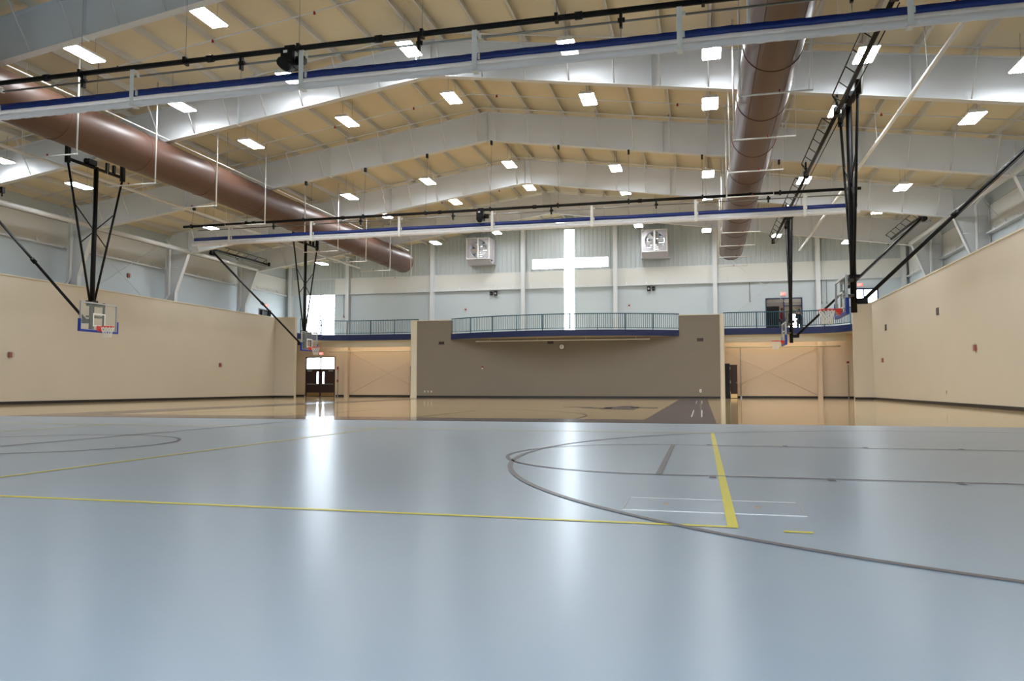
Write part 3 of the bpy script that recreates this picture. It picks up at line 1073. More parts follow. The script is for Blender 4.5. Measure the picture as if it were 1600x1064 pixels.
LT, RT = 5.65, 5.8
YRL, YRR = 48.9, 50.0
m = MB().box(PL - .3, PL, YB, YRL, 0, LT)
o = m.build('wall_left', M_TANWALL)
tag(o, 'long tan block partition wall behind the hoop with the facing glass board', 'wall', kind='structure')
skirt(o, PL, PL + .02, YB, YRL)
MB().box(PL - .34, PL + .03, YB, YRL, LT, LT + .05).build('cap', M_CREAM, o)
m = MB().box(PL, -27.95, YRL, YRL + .3, 0, LT)
o2 = m.build('wall_left_return', M_TANWALLX)
tag(o2, 'short tan wall return beside the double exit door', 'wall', kind='structure')
skirt(o2, PL, -27.95, YRL - .02, YRL)
MB().box(PL, -27.92, YRL - .03, YRL + .33, LT, LT + .05).build('cap', M_CREAM, o2)
m = MB().box(PR, PR + .3, YB, YRR, 0, RT)
o = m.build('wall_right', M_TANWALL)
tag(o, 'long shaded tan block partition wall with small alarms on it', 'wall', kind='structure')
skirt(o, PR - .02, PR, YB, YRR)
MB().box(PR - .03, PR + .34, YB, YRR, RT, RT + .05).build('cap', M_CREAM, o)
m = MB().box(8.95, PR, YRR, YRR + .3, 0, RT)
o2 = m.build('wall_right_return', M_TANWALLX)
tag(o2, 'short tan wall return below the bright exit door', 'wall', kind='structure')
skirt(o2, 8.95, PR, YRR - .02, YRR)
MB().box(8.92, PR, YRR - .03, YRR + .33, RT, RT + .05).build('cap', M_CREAM, o2)
for a, b, nm, l in ((XL, PL - .3, 'track_slab_left', 'raised track floor behind the tan wall, double door side'), (PR + .3, XR, 'track_slab_right', 'raised track floor behind the shaded tan wall')):
    tag(MB().box(a, b, YB, 49.2, 4.3, 4.6).build(nm, M_CREAM), l, 'floor', kind='structure')

# ------------------------------------------------------------------ grey block wall and balconies
GX0, GX1, GY = -19.55, 1.14, 51.0
g = MB()
for r in rects_minus(GX0, GX1, 0, 5.4, [(-17.0, -1.42, 4.43, 6)]):
    g.box(r[0], r[1], GY, GY + .3, r[2], r[3])
gw = g.build('wall_grey_block', M_GREYWALL)
tag(gw, 'dark grey block wall under the curved balcony', 'wall', kind='structure')
skirt(gw, GX0, GX1, GY - .02, GY)
cp = MB()
cp.box(GX0, -17.0, GY - .03, GY + .33, 5.4, 5.45).box(-1.42, GX1, GY - .03, GY + .33, 5.4, 5.45)
cp.build('cap', M_CREAM, gw)
for x0, x1, nm in ((-20.03, GX0, 'tan'), (GX1, 1.43, 'slim')):
    o = MB().prism([(x0 + .06, GY - .03), (x1 - .06, GY - .03), (x1, GY + .03), (x1, YE - .02), (x0, YE - .02), (x0, GY + .03)], 2, 0, 4.6)
    o.prism([(x0 + .06, GY - .03), (x1 - .06, GY - .03), (x1, GY + .03), (x1, GY + .3), (x0, GY + .3), (x0, GY + .03)], 2, 4.6, 5.46)
    o = o.build('end_pillar', M_CREAM)
    tag(o, 'cream pillar ending the grey block wall, ' + ('double door side' if nm == 'tan' else 'balcony doorway side'), 'pillar', kind='structure')
    MB().box(x0, x1, GY - .045, GY - .03, 0, .13).build('baseboard', M_CREAM, o)

# balcony slabs: outline polylines of the open edge
def railing(edge, z, label, posts_every=2.0, gap=.135):
    t = thing('railing', label, 'railing', (edge[0][0], edge[0][1], z), 'balcony railings')
    o0 = Vector((edge[0][0], edge[0][1], 0))
    P = [Vector((p[0], p[1], 0)) - o0 for p in edge]
    acc = [0]
    for a, b in zip(P, P[1:]):
        acc.append(acc[-1] + (b - a).length)

    def at(s):
        for i in range(len(P) - 1):
            if s <= acc[i + 1] + 1e-6:
                f = (s - acc[i]) / (acc[i + 1] - acc[i])
                return P[i].lerp(P[i + 1], f)
        return P[-1]
    L = acc[-1]
    up = lambda v, h: (v.x, v.y, h)
    MB().tube([up(p, 1.06) for p in P], .032, 8).build('top_rail', M_RAIL, t)
    MB().tube([up(p, .13) for p in P], .024, 8).build('bottom_rail', M_RAIL, t)
    n = max(1, round(L / posts_every))
    for i in range(n + 1):
        p = at(L * i / n)
        MB().tube([up(p, 0), up(p, 1.06)], .03, 6).build('post', M_RAIL, t)
    m = MB()
    k = int(L / gap)
    for i in range(1, k):
        p = at(L * i / k)
        m.tube([up(p, .13), up(p, 1.05)], .017, 4, False)
    tag(m.build('balusters', M_RAIL, t), kind='stuff')


def slab(name, edge, back, z0, z1, label, cove=True):
    poly = list(edge) + list(back)
    area = sum(poly[i][0] * poly[(i + 1) % len(poly)][1] - poly[(i + 1) % len(poly)][0] * poly[i][1] for i in range(len(poly)))
    if area < 0:
        poly = poly[::-1]
    n = len(poly)
    m = MB()
    vs = [(p[0], p[1], z0) for p in poly] + [(p[0], p[1], z1) for p in poly]
    m.add(vs, [tuple(reversed(range(n))), tuple(range(n, 2 * n))] + [(i, (i + 1) % n, (i + 1) % n + n, i + n) for i in range(n)])
    o = m.build(name, M_CREAM)
    tag(o, label, 'balcony', kind='structure')
    f = MB()
    for (a, b) in zip(edge, edge[1:]):
        a, b = Vector(a), Vector(b)
        d = (b - a).normalized()
        nrm = Vector((d.y, -d.x)) * .04
        if nrm.y > 0:
            nrm = -nrm
        f.add([(a.x, a.y, z0 - .02), (b.x, b.y, z0 - .02), (b.x, b.y, z1 + .01), (a.x, a.y, z1 + .01),
               (a.x + nrm.x, a.y + nrm.y, z0 - .02), (b.x + nrm.x, b.y + nrm.y, z0 - .02), (b.x + nrm.x, b.y + nrm.y, z1 + .01), (a.x + nrm.x, a.y + nrm.y, z1 + .01)],
              [(0, 1, 2, 3), (7, 6, 5, 4), (0, 4, 5, 1), (3, 2, 6, 7), (0, 3, 7, 4), (1, 5, 6, 2)])
    f.build('fascia', M_NAVY, o)
    return o


def bez(a, b, c, n=10):
    return [tuple((Vector(a) * (1 - t) ** 2 + Vector(b) * 2 * t * (1 - t) + Vector(c) * t * t)) for t in [i / n for i in range(n + 1)]]


EL = bez((-28.2, 49.35), (-28.0, 52.4), (-25.0, 52.5)) + [(-20.05, 52.5)]
slab('balcony_slab', EL, [(-20.05, YE), (XL, YE), (XL, 49.35)], 4.2, 4.6, 'navy edged balcony over the double exit door')
railing([(p[0], p[1] + .06) for p in EL[1:]], 4.6, 'dark teal railing on the balcony over the double exit door')
ER = [(1.44, 52.5), (5.6, 52.5)] + bez((6.4, 52.5), (8.75, 52.2), (9.02, 50.2))
slab('balcony_slab', ER, [(XR, 50.35), (XR, YE), (1.44, YE)], 4.2, 4.6, 'navy edged balcony below the doorway with two people')
railing([(p[0], p[1] + .06) for p in ER[:-1]], 4.6, 'dark teal railing in front of the two people')
EC = [(-17.0 + 15.58 * i / 24, GY - 1.95 * math.sin(PI * i / 24) ** .8) for i in range(25)]
slab('balcony_slab', EC, [(-1.42, YE), (-17.0, YE)], 4.07, 4.44, 'bulging navy edged balcony on the grey block wall')
railing([(p[0], p[1] + .06) for p in EC], 4.44, 'dark teal railing along the bulging middle balcony below the cross', 1.75)
for x0, x1, s in ((GX0, -17.0, 'a'), (-1.42, GX1, 'b')):
    tag(MB().box(x0, x1, GY + .3, YE, 4.3, 4.6).build('balcony_slab', M_CREAM), 'balcony floor behind the grey parapet, ' + ('double door side' if s == 'a' else 'balcony doorway side'), 'balcony', kind='structure')

# bulkheads below the side balconies, and baseboards
for x0, x1, s in ((-27.9, -20.05, 'over the double exit door'), (1.44, 9.0, 'over the open brown door')):
    tag(MB().box(x0, x1, 52.75, 53.05, 3.7, 4.2).build('bulkhead_beam', M_CREAM), 'cream bulkhead under the balcony edge ' + s, 'beam', kind='structure')
for i, (x0, x1) in enumerate(((XL, DLO[0] - .08), (DLO[1] + .08, -20.05), (1.45, XR))):
    tag(MB().box(x0, x1, YE - .03, YE, 0, .13).build('baseboard_far', M_BASE), 'black baseboard of the recess wall, ' + ('beyond the double door', 'beside the double door', 'right of the open brown door')[i], 'baseboard', kind='structure')

# strip lights hidden behind the bulkheads, and the pipes hung in front of the recess wall
for x0, x1, s_ in ((-27.7, -20.2, 'over the double exit door recess'), (1.6, 8.8, 'in the recess with the open brown door')):
    L = x1 - x0
    t = thing('strip_light', 'long warm strip light behind the bulkhead ' + s_, 'strip light', (x0, 53.5, 4.1), 'recess strip lights')
    MB().box(0, L, -.08, .08, .02, .1).build('tray', M_CREAM, t)
    MB().box(.05, L - .05, -.07, .07, 0, .02).build('lens', M_STRIP, t)
    t = thing('ceiling_pipe', 'slim cream pipe hung ' + s_, 'pipe', (x0, 53.6, 3.42), 'recess pipes')
    MB().tube([(0, 0, 0), (L, 0, 0)], .05, 10).build('pipe', M_CREAM, t)
    for k in range(4):
        x = L * (k + .5) / 4
        MB().tube([(x, 0, 0), (x, 0.12, .79)], .012, 6).build('hanger_rod', M_CREAM, t)
t = thing('ceiling_pipe', 'slim white pipe hung under the bulging middle balcony', 'pipe', (-15.05, 50.45, 3.86))
MB().tube([(0, 0, 0), (11.8, 0, 0)], .035, 8).build('pipe', M_WHITE, t)
for x in (1.0, 4.3, 7.6, 10.9):
    MB().tube([(x, 0, 0), (x, 0.1, .23)], .01, 6).build('hanger_rod', M_WHITE, t)

# ------------------------------------------------------------------ windows and doors
def window_unit(name, label, rect, bars_v, bars_h, fm, t=.06, y=YE + .08):
    x0, x1, z0, z1 = rect
    o = thing(name, label, 'window', ((x0 + x1) / 2, y, z0), kind='structure')
    cx = (x0 + x1) / 2
    f = MB()
    f.box(x0 - cx, x0 - cx + t, -.05, .05, 0, z1 - z0).box(x1 - cx - t, x1 - cx, -.05, .05, 0, z1 - z0)
    f.box(x0 - cx + t, x1 - cx - t, -.05, .05, 0, t).box(x0 - cx + t, x1 - cx - t, -.05, .05, z1 - z0 - t, z1 - z0)
    f.build('frame', fm, o)
    vx = [x0] + [x0 + (x1 - x0) * b for b in bars_v] + [x1]
    hz = [z0] + [z0 + (z1 - z0) * b for b in bars_h] + [z1]
    for b in vx[1:-1]:
        MB().box(b - cx - .025, b - cx + .025, -.04, .04, t, z1 - z0 - t).build('mullion', fm, o)
    for b in hz[1:-1]:
        MB().box(x0 - cx + t, x1 - cx - t, -.035, .035, b - z0 - .025, b - z0 + .025).build('transom', fm, o)
    for a, b in zip(vx, vx[1:]):
        for c, d in zip(hz, hz[1:]):
            MB().box(a - cx + .02, b - cx - .02, -.008, .008, c - z0 + .02, d - z0 - .02).build('pane', M_GLASS, o)
    return o


M_WFRAME = mat('window_frame', srgb(150, 156, 168), 0.5, var=.02)
window_unit('window_1', 'tall bright gridded window beside the balcony over the double door', WIN, [.5], [.27, .5, .67], M_WFRAME, .04)
cw = thing('window_2', 'bright white cross shaped window high on the end wall', 'window', (-9.16, YE + .1, 4.62), kind='structure')
zc_ = [4.62, 6.7, 7.95, 9.24, 10.03, 12.1]
for a, b in zip(zc_, zc_[1:]):
    MB().box(CRV[0] + 9.16 + .01, CRV[1] + 9.16 - .01, -.008, .008, a - 4.62 + .008, b - 4.62 - .008).build('pane', M_GLASS, cw)
    MB().box(CRV[0] + 9.16, CRV[1] + 9.16, -.02, .02, b - 4.62 - .012, b - 4.62 + .012).build('joint_bar', M_WFRAME, cw)
for a, b in ((CRH[0], -10.1), (-10.1, CRV[0]), (CRV[1], -6.95), (-6.95, CRH[1])):
    MB().box(a + 9.16 + .01, b + 9.16 - .01, -.008, .008, CRH[2] - 4.62 + .01, CRH[3] - 4.62 - .01).build('pane', M_GLASS, cw)
# dark reveal lining of the cross
rv = MB()
for x in (CRH[0], CRH[1] - .04):
    rv.box(x + 9.16, x + 9.2, -.14, .1, CRH[2] - 4.62, CRH[3] - 4.62)
for xa, xb in ((CRH[0], CRV[0]), (CRV[1], CRH[1])):
    rv.box(xa + 9.16, xb + 9.16, -.14, .1, CRH[3] - 4.66, CRH[3] - 4.62).box(xa + 9.16, xb + 9.16, -.14, .1, CRH[2] - 4.62, CRH[2] - 4.58)
rv.build('reveal_trim', M_STEEL, cw)

# double exit door with transom
d = thing('door_1', 'double dark brown exit door with slim glass lights and a bright transom', 'door', (-28.68, YE + .05, 0), kind='structure')
f = MB()
for x in (-1.25, 1.19):
    f.box(x, x + .06, -.08, .08, 0, 3.05)
f.box(-1.19, 1.19, -.08, .08, 0, .015).box(-1.19, 1.19, -.08, .08, 2.99, 3.05).box(-1.19, 1.19, -.08, .08, 2.05, 2.13).box(-.03, .03, -.06, .06, 0, 2.99)
f.build('frame', M_DARKBROWN, d)
for s in (-1, 1):
    MB().box(min(s * .03, s * 1.19), max(s * .03, s * 1.19), -.006, .006, 2.13, 2.99).build('transom_pane', M_GLASS, d)
    x0, x1 = sorted((s * .035, s * 1.185))
    gl = sorted((s * .16, s * .33))
    lf = MB()
    for r in rects_minus(x0, x1, .0, 2.05, [(gl[0], gl[1], 1.0, 1.9)]):
        lf.box(r[0], r[1], -.03, .03, r[2], r[3])
    lf = lf.build('leaf', M_DARKBROWN, d)
    MB().box(gl[0], gl[1], -.006, .006, 1.0, 1.9).build('pane', M_GLASS, lf)
    MB().box(x0 + .08, x1 - .08, -.1, -.05, .93, .98).build('push_bar', M_CHROME, lf)
    MB().box(x0 + .03, x1 - .03, -.036, -.03, .03, .3).build('kick_plate', M_KICK, lf)
    MB().box(s * .9 - .18, s * .9 + .18, -.1, -.03, 1.94, 2.02).build('closer', M_CHROME, lf)

# upper doorway to the lobby
d = thing('door_2', 'dark framed double doorway on the balcony with two people behind', 'door', (5.4, YE + .05, 4.6), kind='structure')
f = MB()
for x in (-1.17, 1.11):
    f.box(x, x + .06, -.1, .1, 0, 2.12)
f.box(-1.11, 1.11, -.1, .1, 2.05, 2.12).box(-.03, .03, -.08, .08, 0, 2.05).box(.03, 1.11, -.06, .06, 1.55, 1.6)
f.build('frame', M_NAVY, d)
MB().box(-1.1, -.3, -.04, .0, 0, 1.56).build('leaf', M_BLACK, d)
MB().box(-1.11, -.03, .0, .012, 1.6, 2.05).build('pane', M_GLASS, d)
MB().box(.03, 1.11, .0, .012, 1.6, 2.05).build('pane', M_GLASS, d)
# exit door glass
d = thing('door_3', 'bright glazed exit door behind the end of the shaded tan wall', 'door', (10.48, YE + .05, 4.6), kind='structure')
f = MB()
for x in (-.76, .7):
    f.box(x, x + .07, -.1, .1, 0, 2.62)
f.box(-.7, .7, -.1, .1, 2.53, 2.62).box(-.12, -.06, -.08, .08, 0, 2.53)
f.build('frame', M_NAVY, d)
for a, b in ((-.7, -.12), (-.06, .7)):
    MB().box(a, b, -.006, .006, 0, 2.53).build('pane', M_GLASS, d)
# dark door in the outer wall above the partition
d = thing('door_4', 'dark half hidden door opening in the outer wall above the tan partition', 'door', (XL - .1, 51.05, 4.6), kind='structure')
f = MB()
for y in (-.85, .79):
    f.box(-.12, .12, y, y + .06, 0, 1.95)
f.box(-.12, .12, -.79, .79, 1.87, 1.95).box(-.06, .06, -.25, -.2, 0, 1.87)
f.build('frame', M_DGREY, d)
MB().box(-.1, -.06, -.79, .79, 0, 1.87).build('leaf', M_BLACK, d)
# side doors at the ends of the grey block
d = thing('door_5', 'dark narrow door at the double door side end of the grey wall', 'door', (-20.1, 51.9, 0), kind='structure')
MB().box(-.12, -.02, -.05, .05, 0, 2.35).box(-.12, -.02, 1.0, 1.1, 0, 2.35).box(-.12, -.02, .05, 1.0, 2.25, 2.35).build('frame', M_BLACK, d)
lf = MB().box(-.28, -.22, -.05, .9, .02, 2.25).build('leaf', M_BLACK, d)
MB().box(-.3, -.28, .7, .82, 1.0, 1.06).build('handle', M_CHROME, lf)
d = thing('door_6', 'open dark brown door with brass kick plate beside the slim cream pillar', 'door', (1.45, 52.0, 0), kind='structure')
MB().box(.0, .32, -.1, .0, 0, 2.27).box(.0, .1, 0, 1.0, 2.2, 2.27).build('frame', M_BLACK, d)
lf = MB().box(.34, .8, .3, .35, .02, 2.2).build('leaf', M_DARKBROWN, d)
MB().box(.36, .78, .29, .3, .03, .3).build('kick_plate', M_KICK, lf)
MB().box(.72, .78, .25, .3, 1.0, 1.05).build('handle', M_KICK, lf)
MB().box(.32, .36, .27, .31, 1.0, 1.15).box(.32, .36, .27, .31, 1.9, 2.05).box(.32, .36, .27, .31, .3, .45).build('hinge', M_CHROME, lf)

# lobby beyond the upper doorway
for nm, bx_, l in (('lobby_floor', (3.2, 8.4, YE + .2, 64.0, 4.3, 4.6), 'lobby floor beyond the balcony doorway'), ('lobby_ceiling', (3.2, 8.4, YE + .2, 64.0, 7.4, 7.6), 'lobby ceiling beyond the balcony doorway'),
                   ('lobby_wall_left', (3.0, 3.2, YE + .2, 64.2, 4.3, 7.6), 'lobby side wall behind the black door leaf'), ('lobby_wall_right', (8.4, 8.6, YE + .2, 64.2, 4.3, 7.6), 'lobby side wall beside the bright lobby glass')):
    tag(MB().box(*bx_).build(nm, M_LOBBY), l, 'wall', kind='structure')
lb = MB()
for r in rects_minus(3.2, 8.4, 4.6, 7.4, [(6.7, 7.75, 4.65, 6.55)]):
    lb.box(r[0], r[1], 64.0, 64.2, r[2], r[3])
tag(lb.build('lobby_wall_back', M_LOBBY), 'pale lobby back wall seen through the balcony doorway', 'wall', kind='structure')
t = thing('lobby_light', 'pale ceiling light panel inside the lobby beyond the balcony doorway', 'ceiling light', (5.6, 58.5, 7.36))
MB().box(-.6, .6, -.6, .6, 0, .04).build('tray', M_WHITE, t)
MB().box(-.55, .55, -.55, .55, -.01, 0).build('lens', emit('lobby_lens', (1, .93, .86, 1), 14.0), t)
window_unit('window_3', 'bright lobby door glass behind the person in dark clothes', (6.7, 7.75, 4.65, 6.55), [], [], M_NAVY, .05, 64.1)

# ------------------------------------------------------------------ box fans on the end wall
def box_fan(xc_, label):
    t = thing('box_fan', label, 'exhaust fan', (xc_, 52.65, 9.95), 'box fans on the end wall')
    Wd, Hh, D = .86, 1.55, YE - 52.65 - .04
    b = MB()
    b.box(-Wd, -Wd + .03, 0, D, 0, Hh).box(Wd - .03, Wd, 0, D, 0, Hh)
    b.box(-Wd + .03, Wd - .03, 0, D, Hh - .03, Hh).box(-Wd + .03, Wd - .03, 0, D, 0, .03)
    b.build('cabinet', M_FAN, t)
    s = MB()
    s.box(-Wd - .1, -Wd, D - .55, D, -.1, Hh + .02).box(Wd, Wd + .14, D - .55, D, -.1, Hh + .02).box(-Wd - .1, Wd + .14, D - .75, D, -.3, -.1)
    s.add([(-Wd, 0.05, 0), (Wd, 0.05, 0), (Wd, D - .75, -.1), (-Wd, D - .75, -.1), (-Wd, 0.05, -.03), (Wd, 0.05, -.03), (Wd, D - .75, -.3), (-Wd, D - .75, -.3)],
          [(0, 1, 2, 3), (7, 6, 5, 4), (0, 4, 5, 1), (0, 3, 7, 4), (1, 5, 6, 2)])
    s.build('hood', M_FANDARK, t)
    # front panel with round mouth
    fp = MB()
    N = 32
    R0 = .66
    sq = []
    for k in range(N):
        a = 2 * PI * k / N
        c, s_ = math.cos(a), math.sin(a)
        q = 1 / max(abs(c) / (Wd - .03), abs(s_) / (Hh / 2 - .03))
        sq.append((q * c, q * s_))
    vs = [(R0 * math.cos(2 * PI * k / N), .06, Hh / 2 + R0 * math.sin(2 * PI * k / N)) for k in range(N)] + [(p[0], .06, Hh / 2 + p[1]) for p in sq]
    fp.add(vs, [(k, (k + 1) % N, (k + 1) % N + N, k + N) for k in range(N)])
    vs = [(R0 * math.cos(2 * PI * k / N), y, Hh / 2 + R0 * math.sin(2 * PI * k / N)) for y in (.06, .5) for k in range(N)]
    fp.add(vs, [(k, k + N, (k + 1) % N + N, (k + 1) % N) for k in range(N)], True)
    fp.build('fan_mouth', M_FANDARK, t)
    MB().box(-.06, .06, -.03, .05, .02, Hh - .02).box(-Wd, Wd, -.03, .0, Hh - .05, Hh).box(-Wd, Wd, -.03, .0, 0, .05).box(-Wd, -Wd + .05, -.03, 0, .05, Hh - .05).box(Wd - .05, Wd, -.03, 0, .05, Hh - .05).build('front_frame', M_WHITE, t)
    for k in range(6):
        a = 2 * PI * k / 6 + .3
        c, s_ = math.cos(a), math.sin(a)
        p = []
        for r_, w_ in ((.1, .08), (.62, .2)):
            for e in (-1, 1):
                p.append((r_ * c - e * w_ * s_, .3 + e * .07, Hh / 2 + r_ * s_ + e * w_ * c))
        q = [(x_, y_ + .015, z_) for x_, y_, z_ in p]
        MB().add(p + q, [(0, 1, 3, 2), (6, 7, 5, 4), (0, 4, 5, 1), (2, 3, 7, 6), (0, 2, 6, 4), (1, 5, 7, 3)]).build('blade', M_FAN, t)
    MB().tube([(0, .2, Hh / 2), (0, .42, Hh / 2)], .13, 14).build('hub', M_FANDARK, t)
    for k in range(7):
        z = .28 + .15 * k
        MB().prism([(D + .02, z), (D + .06, z + .135), (D + .07, z + .135), (D + .03, z)], 0, -.58, .58).build('louvre', M_FAN, t)


box_fan(-15.57, 'white box exhaust fan on the end wall, on the double door side of the cross')
box_fan(-3.02, 'white box exhaust fan on the end wall, between the cross and the duct end')

# ------------------------------------------------------------------ small wall devices
def alarm_on_y(x, y, z, label, s=1.0):
    t = thing('fire_alarm', label, 'fire alarm', (x, y, z), 'fire alarm strobes')
    MB().box(-.06 * s, .06 * s, -.05, 0, -.08 * s, .08 * s).build('body', M_ALARM, t)
    MB().box(-.05 * s, .05 * s, -.06, -.05, -.1 * s, -.03 * s).build('strobe_lens', M_WHITE, t)


def alarm_on_x(x, y, z, sg, label):
    t = thing('fire_alarm', label, 'fire alarm', (x, y, z), 'fire alarm strobes')
    MB().box(min(0, sg * .07), max(0, sg * .07), -.08, .08, -.11, .11).build('body', M_ALARM, t)
    c = MB()
    c.tube([(0, .02, 0), (sg * .1, .02, 0)], [.17, .15], 14)
    c.build('clear_guard', M_BOARD, t)


alarm_on_y(-16.93, YE, 6.44, 'small red alarm under the box fan on the end wall, double door side')
alarm_on_y(-4.9, YE, 6.43, 'small red alarm between the cross and the pair of black speakers')
alarm_on_y(-26.75, YE, 6.1, 'small red alarm beside the tall bright window', .9)
alarm_on_y(-14.72, GY, 2.09, 'small red alarm on the grey block wall', 1.0)
alarm_on_y(9.3, YE, 2.33, 'red alarm on the conduit in the recess with the open brown door', 1.2)
alarm_on_x(PL, 27.36, 2.18, 1, 'guarded red alarm on the tan wall near the picture edge')
alarm_on_x(PL, 42.5, 2.13, 1, 'guarded red alarm on the tan wall, toward the double exit door')
alarm_on_x(PR, 32.1, 2.24, -1, 'guarded red alarm on the shaded tan wall, the bigger looking of two')
alarm_on_x(PR, 47.3, 2.27, -1, 'guarded red alarm on the shaded tan wall, by its far corner')
alarm_on_x(XL, 36.9, 7.1, 1, 'guarded red alarm on the outer wall above the tan partition')
for x, z, l in ((-27.2, 2.2, 'upper red pull station beside the double exit door'), (-27.2, 1.2, 'lower red pull station beside the double exit door')):
    t = thing('pull_station', l, 'alarm box', (x, YE, z), 'pull stations')
    MB().box(-.06, .06, -.06, 0, -.09, .09).build('body', M_ALARM, t)
    MB().box(-.035, .035, -.075, -.06, -.02, .0).build('handle', M_WHITE, t)
for x, y, z0, z1, l in ((-27.17, YE, 0, 2.2, 'grey conduit beside the double exit door'), (9.3, YE, 0, 2.3, 'grey conduit under the red alarm in the recess'), (3.23, YE, 6.5, 7.84, 'thin grey conduit on the end wall near the balcony doorway'),
                        (7.78, YE, 6.25, 7.84, 'thin grey conduit by the last end wall column, nearer the column'), (8.1, YE, 6.25, 7.84, 'thin grey conduit by the last end wall column, nearer the exit sign'),
                        (-26.75, YE, 6.1, 7.84, 'thin grey conduit above the alarm beside the tall window'), (2.55, YE, 0, 3.4, 'grey conduit beside the open brown door')):
    t = thing('conduit', l, 'conduit', (x, y, z0))
    MB().tube([(0, -.03, 0), (0, -.03, z1 - z0)], .018, 6).build('pipe', M_GALV, t)
    MB().box(-.05, .05, -.06, 0, 0, .14).build('box', M_GALV, t)
for x, s in ((-14.93, 0), (-14.6, 1), (-3.52, 1), (-3.2, 0)):
    l = ('smaller' if s == 0 else 'larger') + ' black speaker of the pair under the box fan, ' + ('double door side' if x < -9 else 'balcony doorway side')
    t = thing('wall_speaker', l, 'speaker', (x, YE, 7.6), 'black wall speakers')
    k = .13 if s == 0 else .16
    MB().box(-k * .7, k * .7, -.2, -.02, -k, k).build('cabinet', M_BLACK, t)
    MB().tube([(0, -.2, -.02), (0, -.215, -.02)], k * .45, 12).build('cone', M_ALU if s else M_DGREY, t)
    MB().box(-.03, .03, -.03, 0, -.05, .05).build('bracket', M_BLACK, t)
# clock
t = thing('wall_clock', 'round wall clock with white face on the grey block wall', 'clock', (-9.15, GY, 3.45))
MB().tube([(0, 0, 0), (0, -.06, 0)], .2, 24).build('case', M_BLACK, t)
MB().tube([(0, -.06, 0), (0, -.066, 0)], .17, 24).build('face', M_WHITE, t)
MB().box(-.008, .008, -.072, -.066, 0, .13).box(-.1, 0, -.072, -.066, -.01, .01).build('hands', M_BLACK, t)
tk = MB()
for k in range(12):
    a = PI * k / 6
    tk.cbox((.145 * math.sin(a), -.068, .145 * math.cos(a)), .014, .004, .03)
tk.build('hour_marks', M_BLACK, t)
for x, z, l in ((-17.72, 3.82, 'dark slotted wall vent on the grey wall, double door side'), (-9.94, 3.76, 'dark slotted wall vent beside the wall clock'), (-0.08, 3.8, 'dark slotted wall vent on the grey wall near the slim cream pillar')):
    t = thing('wall_vent', l, 'vent', (x, GY, z), 'wall vents')
    MB().box(-.2, .2, -.03, 0, -.1, .1).build('frame', M_DARKBROWN, t)
    for k in range(5):
        MB().box(-.18, .18, -.04, -.03, -.08 + .035 * k, -.065 + .035 * k).build('slat', M_DGREY, t)
for i, x in enumerate((-18.95, -18.7, -18.45, -18.2)):
    t = thing('wall_outlet', 'white wall outlet low on the grey wall, %s from the cream pillar of four' % ORD[i], 'outlet', (x, GY, .42), 'wall outlets')
    MB().box(-.04, .04, -.012, 0, -.06, .06).build('plate', M_WHITE if i < 3 else M_KICK, t)
    MB().box(-.02, .02, -.016, -.012, .01, .04).box(-.02, .02, -.016, -.012, -.04, -.01).build('sockets', M_DGREY, t)
t = thing('wall_outlet', 'single white wall outlet low on the grey wall near the slim cream pillar', 'outlet', (-0.1, GY, .5), 'wall outlets')
MB().box(-.06, .06, -.012, 0, -.1, .1).build('plate', M_WHITE, t)
MB().box(-.02, .02, -.016, -.012, .01, .04).box(-.02, .02, -.016, -.012, -.04, -.01).build('sockets', M_DGREY, t)
for y, z, s, l in ((46.4, 4.07, .17, 'small grey wall vent high on the shaded tan wall near its corner'), (36.7, 4.05, .16, 'small tan wall vent high on the shaded tan wall, mid length')):
    t = thing('wall_vent', l, 'vent', (PR, y, z), 'small vents on the shaded wall')
    MB().box(-.03, 0, -s, s, -s, s).build('frame', M_DGREY if y > 40 else M_TAUPE, t)
    for k in range(4):
        MB().box(-.04, -.03, -s * .8, s * .8, -s * .75 + k * s * .42, -s * .6 + k * s * .42).build('slat', M_DGREY, t)
t = thing('wall_outlet', 'small outlet low on the shaded tan wall', 'outlet', (PR, 35.85, .55))
MB().box(-.012, 0, -.05, .05, -.07, .07).build('plate', M_KICK, t)
MB().box(-.016, -.012, -.02, .02, .01, .04).build('sockets', M_DGREY, t)


# exit signs with lettering
def exit_sign(loc, label, rot=0):
    t = thing('exit_sign', label, 'exit sign', loc, 'red exit signs')
    t.rotation_euler = (0, 0, rot)
    MB().box(-.19, .19, -.06, 0, -.12, .12).build('case', M_WHITE, t)
    MB().box(-.17, .17, -.066, -.06, -.1, .1).build('face', M_EXIT, t)
    L = MB()
    y0, y1 = -.07, -.066

    def bar(x0, z0, x1, z1, w=.014):
        p, q = Vector((x0, 0, z0)), Vector((x1, 0, z1))
        d = (q - p).normalized()
        n_ = Vector((-d.z, 0, d.x)) * w / 2
        v = []
        for y in (y0, y1):
            for c in (p - n_, q - n_, q + n_, p + n_):
                v.append((c.x, y, c.z))
        L.add(v, [(0, 1, 2, 3), (7, 6, 5, 4), (0, 4, 5, 1), (1, 5, 6, 2), (2, 6, 7, 3), (3, 7, 4, 0)])
    bar(-.14, -.07, -.14, .07)
    for z in (-.063, 0, .063):
        bar(-.14, z, -.08, z)
    bar(-.065, -.07, .005, .07)
    bar(-.065, .07, .005, -.07)
    bar(.035, -.07, .035, .07)
    bar(.06, .063, .14, .063)
    bar(.1, -.07, .1, .063)
    L.build('lettering', M_EXITW, t)


exit_sign((-28.6, YE, 3.32), 'red EXIT sign above the double exit door')
exit_sign((5.38, YE, 6.98), 'red EXIT sign above the doorway with two people')
exit_sign((10.16, YE, 7.45), 'red EXIT sign above the bright exit door behind the shaded wall')
exit_sign((XL, 51.2, 6.85), 'EXIT sign above the half hidden door in the outer wall', PI / 2)

